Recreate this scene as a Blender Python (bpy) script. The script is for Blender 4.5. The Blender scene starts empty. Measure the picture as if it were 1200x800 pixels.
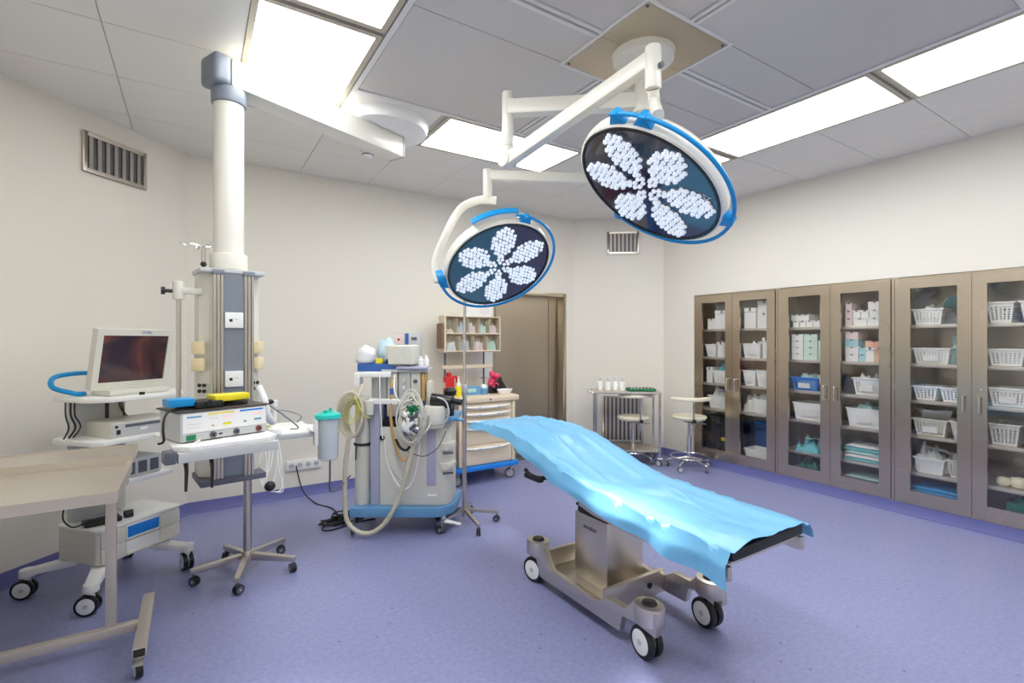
import bpy, bmesh, math, random
from mathutils import Vector, Matrix, noise
random.seed(7)
PI = math.pi
SC = bpy.context.scene
COL = SC.collection

# ------------------------------------------------------------------ camera, world, exposure
cam = bpy.data.cameras.new('camera'); cam.sensor_width = 36.0; cam.lens = 36.0 * 578 / 1200
cam.shift_y = -2 / 1200; cam.clip_start = 0.05
camo = bpy.data.objects.new('camera', cam); COL.objects.link(camo)
camo.location = (0, 0, 1.45); camo.rotation_euler = (PI / 2, 0, -math.radians(32.8))
SC.camera = camo
wd = bpy.data.worlds.new('world'); SC.world = wd; wd.use_nodes = True
wd.node_tree.nodes['Background'].inputs[0].default_value = (0.8, 0.85, 1, 1)
wd.node_tree.nodes['Background'].inputs[1].default_value = 0.05
vs = SC.view_settings
vs.view_transform = 'Standard'; vs.look = 'None'; vs.gamma = 1; vs.use_curve_mapping = False
vs.exposure = 1.06
PANEL_LIGHT = 5.0          # radiance of the ceiling light panels

# ------------------------------------------------------------------ room measures
CEIL = 3.0
ROOM = [(-1.0, -0.3), (-1.0, 3.98), (-0.05, 4.93), (4.12, 4.93), (5.0, 4.21), (5.0, -0.4), (4.1, -1.25), (0.0, -1.25)]

# ------------------------------------------------------------------ materials
def lin(c):
    return tuple(((x / 255) / 12.92 if x / 255 <= 0.04045 else ((x / 255 + 0.055) / 1.055) ** 2.4) for x in c)
MATS = {}
def mat(name, rgb, rough=0.5, metal=0.0, var=0.06, scale=6.0, bump=0.0, bscale=60.0, stretch=None, coat=0.0, emit=0.0, trans=0.0, alpha=1.0, spec=0.5, sub=0.0):
    if name in MATS: return MATS[name]
    m = bpy.data.materials.new(name); m.use_nodes = True
    nt = m.node_tree; N = nt.nodes; L = nt.links
    b = N['Principled BSDF']
    c = lin(rgb)
    tc = N.new('ShaderNodeTexCoord')
    mp = N.new('ShaderNodeMapping'); L.new(tc.outputs['Object'], mp.inputs[0])
    if stretch: mp.inputs['Scale'].default_value = stretch
    nz = N.new('ShaderNodeTexNoise'); nz.inputs['Scale'].default_value = scale; nz.inputs['Detail'].default_value = 3
    L.new(mp.outputs[0], nz.inputs['Vector'])
    mx = N.new('ShaderNodeMix'); mx.data_type = 'RGBA'
    mx.inputs[6].default_value = tuple(x * (1 - var) for x in c) + (1,)
    mx.inputs[7].default_value = tuple(min(1, x * (1 + var)) for x in c) + (1,)
    L.new(nz.outputs[0], mx.inputs[0]); L.new(mx.outputs[2], b.inputs['Base Color'])
    b.inputs['Roughness'].default_value = rough; b.inputs['Metallic'].default_value = metal
    b.inputs['Specular IOR Level'].default_value = spec
    b.inputs['Coat Weight'].default_value = coat; b.inputs['Coat Roughness'].default_value = 0.15
    if metal > 0.5:
        rm = N.new('ShaderNodeMapRange'); rm.inputs[3].default_value = max(0.05, rough - 0.06); rm.inputs[4].default_value = rough + 0.08
        L.new(nz.outputs[0], rm.inputs[0]); L.new(rm.outputs[0], b.inputs['Roughness'])
    if bump > 0:
        n2 = N.new('ShaderNodeTexNoise'); n2.inputs['Scale'].default_value = bscale; L.new(mp.outputs[0], n2.inputs['Vector'])
        bp = N.new('ShaderNodeBump'); bp.inputs['Strength'].default_value = bump; bp.inputs['Distance'].default_value = 0.01
        L.new(n2.outputs[0], bp.inputs['Height']); L.new(bp.outputs[0], b.inputs['Normal'])
    if emit > 0:
        b.inputs['Emission Color'].default_value = c + (1,); b.inputs['Emission Strength'].default_value = emit
    if trans > 0: b.inputs['Transmission Weight'].default_value = trans
    if sub > 0:
        b.inputs['Subsurface Weight'].default_value = sub; b.inputs['Subsurface Radius'].default_value = (0.02, 0.02, 0.02)
    b.inputs['Alpha'].default_value = alpha
    MATS[name] = m
    return m

def glass(name, tint, refl=0.9, base=0.06):
    if name in MATS: return MATS[name]
    m = bpy.data.materials.new(name); m.use_nodes = True
    nt = m.node_tree; N = nt.nodes; L = nt.links
    for n in list(N):
        if n.type != 'OUTPUT_MATERIAL': N.remove(n)
    out = [n for n in N if n.type == 'OUTPUT_MATERIAL'][0]
    tr = N.new('ShaderNodeBsdfTransparent'); tr.inputs[0].default_value = lin(tint) + (1,)
    gl = N.new('ShaderNodeBsdfGlossy'); gl.inputs['Roughness'].default_value = 0.03
    gl.inputs[0].default_value = (refl, refl, refl, 1)
    fr = N.new('ShaderNodeLayerWeight'); fr.inputs[0].default_value = 0.5
    pw = N.new('ShaderNodeMath'); pw.operation = 'POWER'; pw.inputs[1].default_value = 4.0; L.new(fr.outputs['Facing'], pw.inputs[0])
    ad = N.new('ShaderNodeMath'); ad.operation = 'MULTIPLY_ADD'; ad.inputs[1].default_value = 0.9; ad.inputs[2].default_value = base; ad.use_clamp = True
    L.new(pw.outputs[0], ad.inputs[0])
    ms = N.new('ShaderNodeMixShader')
    L.new(ad.outputs[0], ms.inputs[0]); L.new(tr.outputs[0], ms.inputs[1]); L.new(gl.outputs[0], ms.inputs[2])
    L.new(ms.outputs[0], out.inputs[0])
    MATS[name] = m
    return m

def emission(name, rgb, strength):
    if name in MATS: return MATS[name]
    m = bpy.data.materials.new(name); m.use_nodes = True
    b = m.node_tree.nodes['Principled BSDF']
    b.inputs['Base Color'].default_value = (0.8, 0.8, 0.8, 1)
    b.inputs['Emission Color'].default_value = lin(rgb) + (1,); b.inputs['Emission Strength'].default_value = strength
    MATS[name] = m
    return m

def floor_material():
    m = bpy.data.materials.new('lilac_vinyl'); m.use_nodes = True
    nt = m.node_tree; N = nt.nodes; L = nt.links; b = N['Principled BSDF']
    tc = N.new('ShaderNodeTexCoord')
    n1 = N.new('ShaderNodeTexNoise'); n1.inputs['Scale'].default_value = 45; n1.inputs['Detail'].default_value = 4
    L.new(tc.outputs['Object'], n1.inputs[0])
    r1 = N.new('ShaderNodeValToRGB'); e = r1.color_ramp.elements
    e[0].position = 0.35; e[0].color = lin((134, 138, 180)) + (1,)
    e[1].position = 0.68; e[1].color = lin((145, 150, 190)) + (1,)
    L.new(n1.outputs[0], r1.inputs[0])
    vo = N.new('ShaderNodeTexVoronoi'); vo.inputs['Scale'].default_value = 13; L.new(tc.outputs['Object'], vo.inputs[0])
    r2 = N.new('ShaderNodeValToRGB'); e = r2.color_ramp.elements
    e[0].position = 0.07; e[0].color = (1, 1, 1, 1); e[1].position = 0.10; e[1].color = (0, 0, 0, 1)
    L.new(vo.outputs['Distance'], r2.inputs[0])
    gate = N.new('ShaderNodeMath'); gate.operation = 'GREATER_THAN'; gate.inputs[1].default_value = 0.62
    sp = N.new('ShaderNodeSeparateColor'); L.new(vo.outputs['Color'], sp.inputs[0]); L.new(sp.outputs[0], gate.inputs[0])
    mu = N.new('ShaderNodeMath'); mu.operation = 'MULTIPLY'; L.new(r2.outputs[0], mu.inputs[0]); L.new(gate.outputs[0], mu.inputs[1])
    mf = N.new('ShaderNodeMath'); mf.operation = 'MULTIPLY'; mf.inputs[1].default_value = 0.75; L.new(mu.outputs[0], mf.inputs[0])
    mx = N.new('ShaderNodeMix'); mx.data_type = 'RGBA'; mx.inputs[7].default_value = lin((78, 76, 120)) + (1,)
    L.new(mf.outputs[0], mx.inputs[0]); L.new(r1.outputs[0], mx.inputs[6]); L.new(mx.outputs[2], b.inputs['Base Color'])
    n3 = N.new('ShaderNodeTexNoise'); n3.inputs['Scale'].default_value = 2.5; L.new(tc.outputs['Object'], n3.inputs[0])
    mr = N.new('ShaderNodeMapRange'); mr.inputs[3].default_value = 0.30; mr.inputs[4].default_value = 0.42
    L.new(n3.outputs[0], mr.inputs[0]); L.new(mr.outputs[0], b.inputs['Roughness'])
    return m

M = dict(
    wall=mat('cream_wall_paint', (234, 229, 216), 0.55, var=0.015, scale=2, bump=0.03, bscale=180),
    tile=mat('white_ceiling_tile', (236, 233, 226), 0.45, var=0.01, scale=2),
    gap=mat('ceiling_joint', (190, 187, 182), 0.7),
    screen=mat('grey_air_screen', (208, 203, 198), 0.6, var=0.02, scale=3, bump=0.05, bscale=600),
    bar=mat('white_grid_bar', (226, 224, 222), 0.4, var=0.02),
    lframe=mat('light_frame', (190, 182, 166), 0.4, metal=0.3),
    steel=mat('brushed_steel', (204, 197, 188), 0.33, metal=1, var=0.05, scale=5, stretch=(1, 1, 30)),
    cabsteel=mat('cabinet_steel', (200, 186, 168), 0.25, metal=1, var=0.05, scale=3, stretch=(1, 1, 0.5)),
    shelfsteel=mat('shelf_steel', (206, 198, 188), 0.5, metal=0.85, var=0.04),
    innersteel=mat('inner_steel', (176, 166, 152), 0.32, metal=1, var=0.08, scale=2),
    doorsteel=mat('door_steel', (204, 192, 172), 0.34, metal=1, var=0.04, scale=2),
    tsteel=mat('table_steel', (216, 208, 196), 0.36, metal=1, var=0.05, scale=4),
    satin=mat('satin_steel', (206, 197, 184), 0.45, metal=0.6, var=0.04),
    chrome=mat('chrome', (215, 215, 215), 0.12, metal=1, var=0.02),
    alu=mat('aluminium', (196, 190, 180), 0.35, metal=1, var=0.05, scale=8, stretch=(20, 20, 1)),
    cream=mat('cream_enamel', (232, 229, 218), 0.30, var=0.015, coat=0.3),
    white=mat('white_plastic', (242, 242, 239), 0.38, var=0.02),
    offwhite=mat('offwhite_plastic', (222, 220, 208), 0.42, var=0.025),
    beige=mat('beige_plastic', (226, 210, 184), 0.45, var=0.03),
    socket=mat('socket_cream', (238, 222, 180), 0.4, var=0.02),
    ivory=mat('ivory_vinyl', (238, 232, 206), 0.42, var=0.03),
    black=mat('black_rubber', (28, 28, 30), 0.5, var=0.1),
    blackgloss=mat('black_plastic', (24, 24, 27), 0.25, var=0.1),
    dgrey=mat('dark_grey_plastic', (92, 94, 106), 0.42, var=0.04),
    grey=mat('grey_panel', (128, 136, 146), 0.4, var=0.03),
    lgrey=mat('light_grey_plastic', (196, 198, 198), 0.42, var=0.03),
    lilac=mat('lilac_panel', (182, 182, 208), 0.4, var=0.03),
    vblue=mat('vivid_blue_plastic', (0, 146, 214), 0.32, var=0.05),
    bright=mat('bright_blue_plastic', (20, 130, 222), 0.35, var=0.05),
    mblue=mat('machine_blue', (102, 156, 200), 0.4, var=0.04),
    pblue=mat('panel_blue', (52, 98, 170), 0.4, var=0.05),
    drape=mat('blue_drape', (118, 187, 229), 0.30, var=0.05, scale=3, bump=0.25, bscale=12, sub=0.05),
    teal=mat('teal_plastic', (40, 205, 190), 0.35, var=0.04),
    tealcloth=mat('teal_cloth', (110, 190, 196), 0.8, var=0.15, scale=14),
    paleteal=mat('pale_teal_cloth', (180, 214, 210), 0.8, var=0.08, scale=14),
    bluecloth=mat('blue_cloth', (70, 160, 225), 0.7, var=0.12, scale=12),
    whitecloth=mat('white_cloth', (232, 232, 228), 0.85, var=0.04, scale=14),
    darkgreen=mat('dark_green_cloth', (20, 96, 84), 0.8, var=0.15, scale=14),
    green=mat('green_plastic', (24, 130, 84), 0.4, var=0.05),
    red=mat('red_plastic', (216, 40, 44), 0.4, var=0.05),
    pink=mat('pink_rubber', (226, 66, 108), 0.4, var=0.12, scale=30),
    yellow=mat('yellow_plastic', (240, 222, 40), 0.4, var=0.04),
    ygreen=mat('yellow_green_tube', (206, 206, 96), 0.35, var=0.08),
    amber=mat('amber_tube', (196, 160, 104), 0.35, var=0.08),
    hose=mat('cream_hose', (208, 202, 178), 0.45, var=0.08, scale=40),
    carton=mat('white_carton', (236, 234, 230), 0.7, var=0.03),
    pinkcarton=mat('pink_carton', (236, 214, 210), 0.7, var=0.04),
    greencarton=mat('pale_green_carton', (206, 228, 214), 0.7, var=0.04),
    tealcarton=mat('pale_teal_carton', (168, 214, 220), 0.7, var=0.04),
    orangecarton=mat('orange_edged_carton', (238, 186, 160), 0.7, var=0.06),
    clearbag=mat('clear_bag', (240, 243, 244), 0.3, var=0.04, scale=18, bump=0.4, bscale=30),
    bluebag=mat('pale_blue_bag', (190, 214, 226), 0.25, var=0.06, scale=18, bump=0.4, bscale=25),
    brown=mat('brown_red', (122, 60, 52), 0.6, var=0.08),
    led=mat('led_lens', (240, 246, 252), 0.15, var=0.02, emit=0.16),
    ledback=mat('led_reflector', (110, 118, 134), 0.25, metal=0.8),
    lampglass=mat('lamp_glass', (10, 18, 52), 0.04, var=0.02, coat=1.0, spec=0.8),
    redled=emission('red_display', (200, 40, 44), 0.25),
    panel=emission('light_panel', (252, 254, 255), PANEL_LIGHT),
    pane=glass('door_glass', (252, 252, 251), 0.9, 0.05),
    clear=glass('clear_plastic', (248, 250, 250), 0.9, 0.06),
    screenprint=None,
)
M['floor'] = floor_material()
M['cove'] = mat('vinyl_cove', (108, 111, 168), 0.42, var=0.04, scale=40)

# ------------------------------------------------------------------ mesh builder
def catmull(pts, n=6, closed=False):
    P = [Vector(p) for p in pts]; out = []
    k = len(P)
    for i in range(k if closed else k - 1):
        if closed: a, b, c, d = P[(i - 1) % k], P[i], P[(i + 1) % k], P[(i + 2) % k]
        else: a, b, c, d = P[max(i - 1, 0)], P[i], P[i + 1], P[min(i + 2, k - 1)]
        for j in range(n):
            t = j / n
            out.append(0.5 * ((2 * b) + (c - a) * t + (2 * a - 5 * b + 4 * c - d) * t * t + (3 * b - a - 3 * c + d) * t ** 3))
    if not closed: out.append(P[-1])
    return out

class MB:
    def __init__(s): s.v = []; s.f = []; s.mi = []; s.cur = 0
    def add(s, v, f):
        o = len(s.v); s.v += [tuple(p) for p in v]; s.f += [tuple(i + o for i in q) for q in f]; s.mi += [s.cur] * len(f); return s
    def bx(s, x0, x1, y0, y1, z0, z1):
        v = [(x0, y0, z0), (x1, y0, z0), (x1, y1, z0), (x0, y1, z0), (x0, y0, z1), (x1, y0, z1), (x1, y1, z1), (x0, y1, z1)]
        return s.add(v, [(3, 2, 1, 0), (4, 5, 6, 7), (0, 1, 5, 4), (1, 2, 6, 5), (2, 3, 7, 6), (3, 0, 4, 7)])
    def taper(s, x0, x1, y0, y1, z0, z1, k):     # box whose bottom is drawn in by k
        v = [(x0 + k, y0 + k, z0), (x1 - k, y0 + k, z0), (x1 - k, y1 - k, z0), (x0 + k, y1 - k, z0), (x0, y0, z1), (x1, y0, z1), (x1, y1, z1), (x0, y1, z1)]
        return s.add(v, [(3, 2, 1, 0), (4, 5, 6, 7), (0, 1, 5, 4), (1, 2, 6, 5), (2, 3, 7, 6), (3, 0, 4, 7)])
    def frame(s, d):
        d = Vector(d).normalized()
        a = Vector((0, 0, 1)) if abs(d.z) < 0.95 else Vector((1, 0, 0))
        x = a.cross(d).normalized(); return x, d.cross(x).normalized(), d
    def beam(s, p0, p1, w, h, w1=None, h1=None):
        p0, p1 = Vector(p0), Vector(p1); x, y, d = s.frame(p1 - p0)
        w1 = w if w1 is None else w1; h1 = h if h1 is None else h1
        v = [p0 - x * w / 2 - y * h / 2, p0 + x * w / 2 - y * h / 2, p0 + x * w / 2 + y * h / 2, p0 - x * w / 2 + y * h / 2,
             p1 - x * w1 / 2 - y * h1 / 2, p1 + x * w1 / 2 - y * h1 / 2, p1 + x * w1 / 2 + y * h1 / 2, p1 - x * w1 / 2 + y * h1 / 2]
        return s.add(v, [(3, 2, 1, 0), (4, 5, 6, 7), (0, 1, 5, 4), (1, 2, 6, 5), (2, 3, 7, 6), (3, 0, 4, 7)])
    def cyl(s, p0, p1, r, r1=None, n=16):
        p0, p1 = Vector(p0), Vector(p1); r1 = r if r1 is None else r1
        x, y, d = s.frame(p1 - p0); v = []
        for p, q in ((p0, r), (p1, r1)):
            for i in range(n):
                a = 2 * PI * i / n; v.append(p + x * q * math.cos(a) + y * q * math.sin(a))
        f = [(i, (i + 1) % n, n + (i + 1) % n, n + i) for i in range(n)]
        f += [tuple(range(n - 1, -1, -1)), tuple(range(n, 2 * n))]
        return s.add(v, f)
    def tube(s, pts, r, n=8, sm=6, closed=False):
        P = catmull(pts, sm, closed) if sm else [Vector(p) for p in pts]
        k = len(P); v = []; pu = None
        for i in range(k):
            t = (P[(i + 1) % k] - P[i - 1]) if closed else (P[min(i + 1, k - 1)] - P[max(i - 1, 0)])
            if t.length < 1e-9: t = Vector((0, 0, 1))
            t.normalize()
            if pu is None:
                a = Vector((0, 0, 1)) if abs(t.z) < 0.9 else Vector((1, 0, 0)); u = a.cross(t).normalized()
            else:
                u = pu - t * pu.dot(t)
                if u.length < 1e-6: u = t.orthogonal()
                u.normalize()
            pu = u; w = t.cross(u)
            rr = r(i / max(1, k - 1)) if callable(r) else r
            for j in range(n):
                a = 2 * PI * j / n; v.append(P[i] + u * rr * math.cos(a) + w * rr * math.sin(a))
        f = []
        for i in range(k if closed else k - 1):
            o, q = i * n, ((i + 1) % k) * n
            f += [(o + j, o + (j + 1) % n, q + (j + 1) % n, q + j) for j in range(n)]
        if not closed: f += [tuple(range(n - 1, -1, -1)), tuple(range((k - 1) * n, k * n))]
        return s.add(v, f)
    def lathe(s, prof, c=(0, 0, 0), n=32, cap=True):
        v = []; f = []
        for r, z in prof:
            for i in range(n):
                a = 2 * PI * i / n; v.append((c[0] + r * math.cos(a), c[1] + r * math.sin(a), c[2] + z))
        for k in range(len(prof) - 1):
            f += [(k * n + i, k * n + (i + 1) % n, (k + 1) * n + (i + 1) % n, (k + 1) * n + i) for i in range(n)]
        if cap and prof[0][0] > 1e-6: f.append(tuple(range(n - 1, -1, -1)))
        if cap and prof[-1][0] > 1e-6: f.append(tuple(range((len(prof) - 1) * n, len(prof) * n)))
        return s.add(v, f)
    def prism(s, poly, a0, a1, axis='z'):
        def mk(p, a): return {'z': (p[0], p[1], a), 'x': (a, p[0], p[1]), 'y': (p[0], a, p[1])}[axis]
        n = len(poly); v = [mk(p, a0) for p in poly] + [mk(p, a1) for p in poly]
        f = [tuple(range(n - 1, -1, -1)), tuple(range(n, 2 * n))] + [(i, (i + 1) % n, n + (i + 1) % n, n + i) for i in range(n)]
        return s.add(v, f)
    def ball(s, c, r, n=12, m=8, half=False):
        r = (r, r, r) if not hasattr(r, '__len__') else r; v = []; f = []
        t1 = PI / 2 if half else PI
        for i in range(m + 1):
            t = t1 * i / m
            for j in range(n):
                a = 2 * PI * j / n
                v.append((c[0] + r[0] * math.sin(t) * math.cos(a), c[1] + r[1] * math.sin(t) * math.sin(a), c[2] + r[2] * math.cos(t)))
        for i in range(m):
            f += [(i * n + j, (i + 1) * n + j, (i + 1) * n + (j + 1) % n, i * n + (j + 1) % n) for j in range(n)]
        return s.add(v, f)
    def ring(s, c, R, r, a0=0, a1=2 * PI, n=40, m=8, tilt=None):
        full = abs(a1 - a0 - 2 * PI) < 1e-6
        pts = [(c[0] + R * math.cos(a0 + (a1 - a0) * i / n), c[1] + R * math.sin(a0 + (a1 - a0) * i / n), c[2]) for i in range(n if full else n + 1)]
        return s.tube(pts, r, m, 0, full)
    def build(s, name, m, parent=None, bevel=0.0, seg=2, smooth=True, ang=38):
        me = bpy.data.meshes.new(name); me.from_pydata(s.v, [], s.f)
        bm = bmesh.new(); bm.from_mesh(me)
        bmesh.ops.remove_doubles(bm, verts=bm.verts, dist=1e-6)
        bmesh.ops.recalc_face_normals(bm, faces=bm.faces)
        if bevel > 0:
            ed = [e for e in bm.edges if len(e.link_faces) == 2 and e.calc_face_angle(0) > math.radians(35)]
            bmesh.ops.bevel(bm, geom=ed, offset=bevel, offset_type='OFFSET', segments=seg, profile=0.6, affect='EDGES', clamp_overlap=True)
        bm.to_mesh(me); bm.free()
        if smooth:
            me.polygons.foreach_set('use_smooth', [True] * len(me.polygons)); me.set_sharp_from_angle(angle=math.radians(ang))
        me.materials.append(M[m] if isinstance(m, str) else m)
        o = bpy.data.objects.new(name, me); COL.objects.link(o)
        if parent is not None: o.parent = parent
        return o

def thing(name, label, cat, loc=(0, 0, 0), rz=0.0, group=None):
    o = bpy.data.objects.new(name, None); COL.objects.link(o)
    o.empty_display_size = 0.1; o.location = loc; o.rotation_euler = (0, 0, rz)
    o['label'] = label; o['category'] = cat
    if group: o['group'] = group
    return o
def tag(o, label, cat, group=None, loc=None, rz=None):
    o['label'] = label; o['category'] = cat
    if group: o['group'] = group
    if loc is not None: o.location = loc
    if rz is not None: o.rotation_euler = (0, 0, rz)
    return o
def struct(o):
    o['kind'] = 'structure'; return o
def inst(o, parent=None, loc=None, rz=None, name=None):
    c = o.copy(); COL.objects.link(c); c.parent = parent
    if loc is not None: c.location = loc
    if rz is not None: c.rotation_euler = (0, 0, rz)
    return c
def copy_tree(o, parent=None):
    c = o.copy(); COL.objects.link(c); c.parent = parent
    for ch in list(o.children): copy_tree(ch, c)
    return c
def text_part(name, body, size, m, parent, loc, rot, depth=0.0006):
    cu = bpy.data.curves.new(name, 'FONT'); cu.body = body; cu.size = size; cu.extrude = depth; cu.align_x = 'CENTER'; cu.align_y = 'CENTER'
    t = bpy.data.objects.new(name, cu); COL.objects.link(t)
    me = bpy.data.meshes.new_from_object(t.evaluated_get(bpy.context.evaluated_depsgraph_get()))
    bpy.data.objects.remove(t); bpy.data.curves.remove(cu)
    me.materials.clear(); me.materials.append(M[m])
    o = bpy.data.objects.new(name, me); COL.objects.link(o); o.parent = parent; o.location = loc; o.rotation_euler = rot
    return o

def mound(w, d, h, seed, nx=14, ny=10, rough=0.35, boxy=0.35):
    """closed lumpy pile, footprint w x d, height h, base at z = 0"""
    mb = MB(); V = []; F = []
    for j in range(ny + 1):
        for i in range(nx + 1):
            u, v = i / nx * 2 - 1, j / ny * 2 - 1
            e = max(0.0, (1 - abs(u) ** (2 / boxy))) ** 0.5 * max(0.0, (1 - abs(v) ** (2 / boxy))) ** 0.5
            z = h * e * (1 - rough / 2 + rough * (noise.noise((u * 2.2 + seed * 7.3, v * 2.2, seed)) + 0.3 * noise.noise((u * 4.5 + seed, v * 4.5, seed * 3.1))))
            V.append((u * w / 2 * (1 - 0.05 * (1 - e)), v * d / 2, max(0.0005, z)))
    n = nx + 1
    for j in range(ny):
        for i in range(nx): F.append((j * n + i, j * n + i + 1, (j + 1) * n + i + 1, (j + 1) * n + i))
    o = len(V); V += [(p[0], p[1], 0.0) for p in V[:o]]
    for j in range(ny):
        for i in range(nx): F.append((o + j * n + i, o + (j + 1) * n + i, o + (j + 1) * n + i + 1, o + j * n + i + 1))
    rim = [i for i in range(n)] + [j * n + nx for j in range(1, ny + 1)] + [ny * n + i for i in range(nx - 1, -1, -1)] + [j * n for j in range(ny - 1, 0, -1)]
    for a, b in zip(rim, rim[1:] + rim[:1]): F.append((b, a, o + a, o + b))
    return mb.add(V, F)

def blob(w, d, h, seed, amp=.28, n=22, m=14):
    """soft bag: a lumpy ball resting on z = 0"""
    V = []; F = []
    for i in range(m + 1):
        t_ = PI * i / m
        for j in range(n):
            a = 2 * PI * j / n; p = Vector((math.sin(t_) * math.cos(a), math.sin(t_) * math.sin(a), math.cos(t_)))
            k = 1 + amp * (noise.noise(p * 1.4 + Vector((seed * 5.1, 0, 0))) + .6 * abs(noise.noise(p * 3.2 + Vector((0, seed * 3.3, 0)))))
            V.append((p.x * k * w / 2, p.y * k * d / 2, max(0.0, h * .42 + p.z * k * h * .58)))
    for i in range(m): F += [(i * n + j, (i + 1) * n + j, (i + 1) * n + (j + 1) % n, i * n + (j + 1) % n) for j in range(n)]
    return MB().add(V, F)

# ------------------------------------------------------------------ the setting
def clip_poly(poly, convex):
    """clip polygon by the room outline (clockwise given)"""
    out = poly
    n = len(convex)
    for i in range(n):
        ax, ay = convex[i]; bx_, by = convex[(i + 1) % n]
        def side(p): return (bx_ - ax) * (p[1] - ay) - (by - ay) * (p[0] - ax)   # <0 inside for a clockwise outline
        res = []
        for k in range(len(out)):
            p, q = out[k], out[(k + 1) % len(out)]
            sp, sq = side(p), side(q)
            if sp <= 0: res.append(p)
            if sp * sq < 0:
                t = sp / (sp - sq); res.append((p[0] + (q[0] - p[0]) * t, p[1] + (q[1] - p[1]) * t))
        out = res
        if len(out) < 3: return []
    return out

struct(MB().prism(ROOM, -0.08, 0.0).build('floor', 'floor', smooth=False))
ceiling = struct(MB().prism(ROOM, CEIL + 0.008, CEIL + 0.10).build('ceiling', 'gap', smooth=False))
XS = [-1.58, -0.98, -0.38, 0.22, 0.82, 1.44, 2.05, 2.70, 3.28, 3.90, 4.50, 5.10]
YS = [-1.77, -1.17, -0.57, 0.03, 0.63, 1.27, 1.865, 2.48, 3.10, 3.70, 4.30, 4.90, 5.5]
LIGHTS = []
for (x0, x1, y0, y1) in ((0.25, 0.78, 2.50, 3.65), (0.25, 0.78, 1.27, 2.41), (0.25, 0.78, 0.08, 1.19),
                         (3.31, 3.86, 2.54, 3.66), (3.31, 3.86, 1.31, 2.46), (3.31, 3.86, 0.10, 1.23),
                         (1.51, 2.67, 3.13, 3.675), (1.51, 2.67, 0.05, 0.60)):
    LIGHTS.append((x0, x1, y0, y1))
def is_light(x, y): return any(a - .03 < x < b + .03 and c - .03 < y < d + .03 for a, b, c, d in LIGHTS)
g = 0.0022
for i in range(len(XS) - 1):
    for j in range(len(YS) - 1):
        x0, x1, y0, y1 = XS[i], XS[i + 1], YS[j], YS[j + 1]
        cx, cy = (x0 + x1) / 2, (y0 + y1) / 2
        if 0.82 < cx < 3.28 and 0.63 < cy < 3.10: continue          # the air screen field
        if is_light(cx, cy): continue
        p = clip_poly([(x0 + g, y0 + g), (x1 - g, y0 + g), (x1 - g, y1 - g), (x0 + g, y1 - g)], ROOM)
        if not p: continue
        MB().prism(p, CEIL, CEIL + 0.008).build('ceiling_tile', 'tile', ceiling, bevel=0.0, smooth=False)
# air screen field: quadrant panels, seams, bars
SX, SY = (0.85, 3.25), (0.65, 3.08)
PX, PY = (1.745, 2.355), (1.56, 2.17)
def screen_panel(x0, x1, y0, y1):
    MB().bx(x0, x1, y0, y1, CEIL + 0.002, CEIL + 0.008).build('air_screen_panel', 'screen', ceiling, bevel=0.002, seg=1, smooth=False)
for a, b in ((SX[0], 2.02), (2.08, SX[1])):
    screen_panel(a + .004, b - .004, SY[0] + .004, PY[0] - .002); screen_panel(a + .004, b - .004, PY[1] + .002, SY[1] - .004)
for a, b in ((SX[0], PX[0] - .015), (PX[1] + .015, SX[1])):
    screen_panel(a + .004, b - .004, PY[0] + .002, 1.865 - .034); screen_panel(a + .004, b - .004, 1.865 + .034, PY[1] - .002)
def bar(x0, x1, y0, y1, z=CEIL - 0.006):
    MB().bx(x0, x1, y0, y1, z, CEIL + 0.008).build('grid_bar', 'bar', ceiling, bevel=0.002, seg=1, smooth=False)
for dy in (-0.02, 0.02):
    bar(SX[0], PX[0] - .02, 1.865 + dy - .011, 1.865 + dy + .011); bar(PX[1] + .02, SX[1], 1.865 + dy - .011, 1.865 + dy + .011)
for dx in (-0.018, 0.018):
    bar(2.05 + dx - .01, 2.05 + dx + .01, SY[0], PY[0] - .02); bar(2.05 + dx - .01, 2.05 + dx + .01, PY[1] + .02, SY[1])
bar(SX[0] - .03, SX[0], SY[0] - .03, SY[1] + .03); bar(SX[1], SX[1] + .03, SY[0] - .03, SY[1] + .03)
bar(SX[0], SX[1], SY[0] - .03, SY[0]); bar(SX[0], SX[1], SY[1], SY[1] + .03)
bar(PX[0] - .02, PX[0], PY[0] - .02, PY[1] + .02); bar(PX[1], PX[1] + .02, PY[0] - .02, PY[1] + .02)
bar(PX[0], PX[1], PY[0] - .02, PY[0]); bar(PX[0], PX[1], PY[1], PY[1] + .02)
# ceiling light panels
LN = ['large ceiling light panel behind the pendant arm, left of the grey air screen', 'ceiling light panel at the top edge, nearer than the pendant arm panel',
      'ceiling light panel in the left row, nearest the front wall', 'sliver of ceiling light panel just behind the large surgical lamp',
      'long ceiling light panel right of the large surgical lamp', 'ceiling light panel at the upper right corner above the cabinets',
      'ceiling light panel above the small surgical lamp arm', 'ceiling light panel in the front row behind the viewer']
for (x0, x1, y0, y1), lb in zip(LIGHTS, LN):
    t = thing('ceiling_light', lb, 'ceiling light', ((x0 + x1) / 2, (y0 + y1) / 2, CEIL), 0, 'recessed ceiling light panels')
    w, d = (x1 - x0) / 2, (y1 - y0) / 2
    MB().bx(-w, w, -d, d, -0.001, 0.02).build('diffuser', 'panel', t, smooth=False)
    fr = MB(); e = 0.03
    fr.bx(-w - e, -w, -d - e, d + e, -0.008, 0.02).bx(w, w + e, -d - e, d + e, -0.008, 0.02).bx(-w, w, -d - e, -d, -0.008, 0.02).bx(-w, w, d, d + e, -0.008, 0.02)
    fr.build('frame', 'lframe', t, smooth=False)
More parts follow.
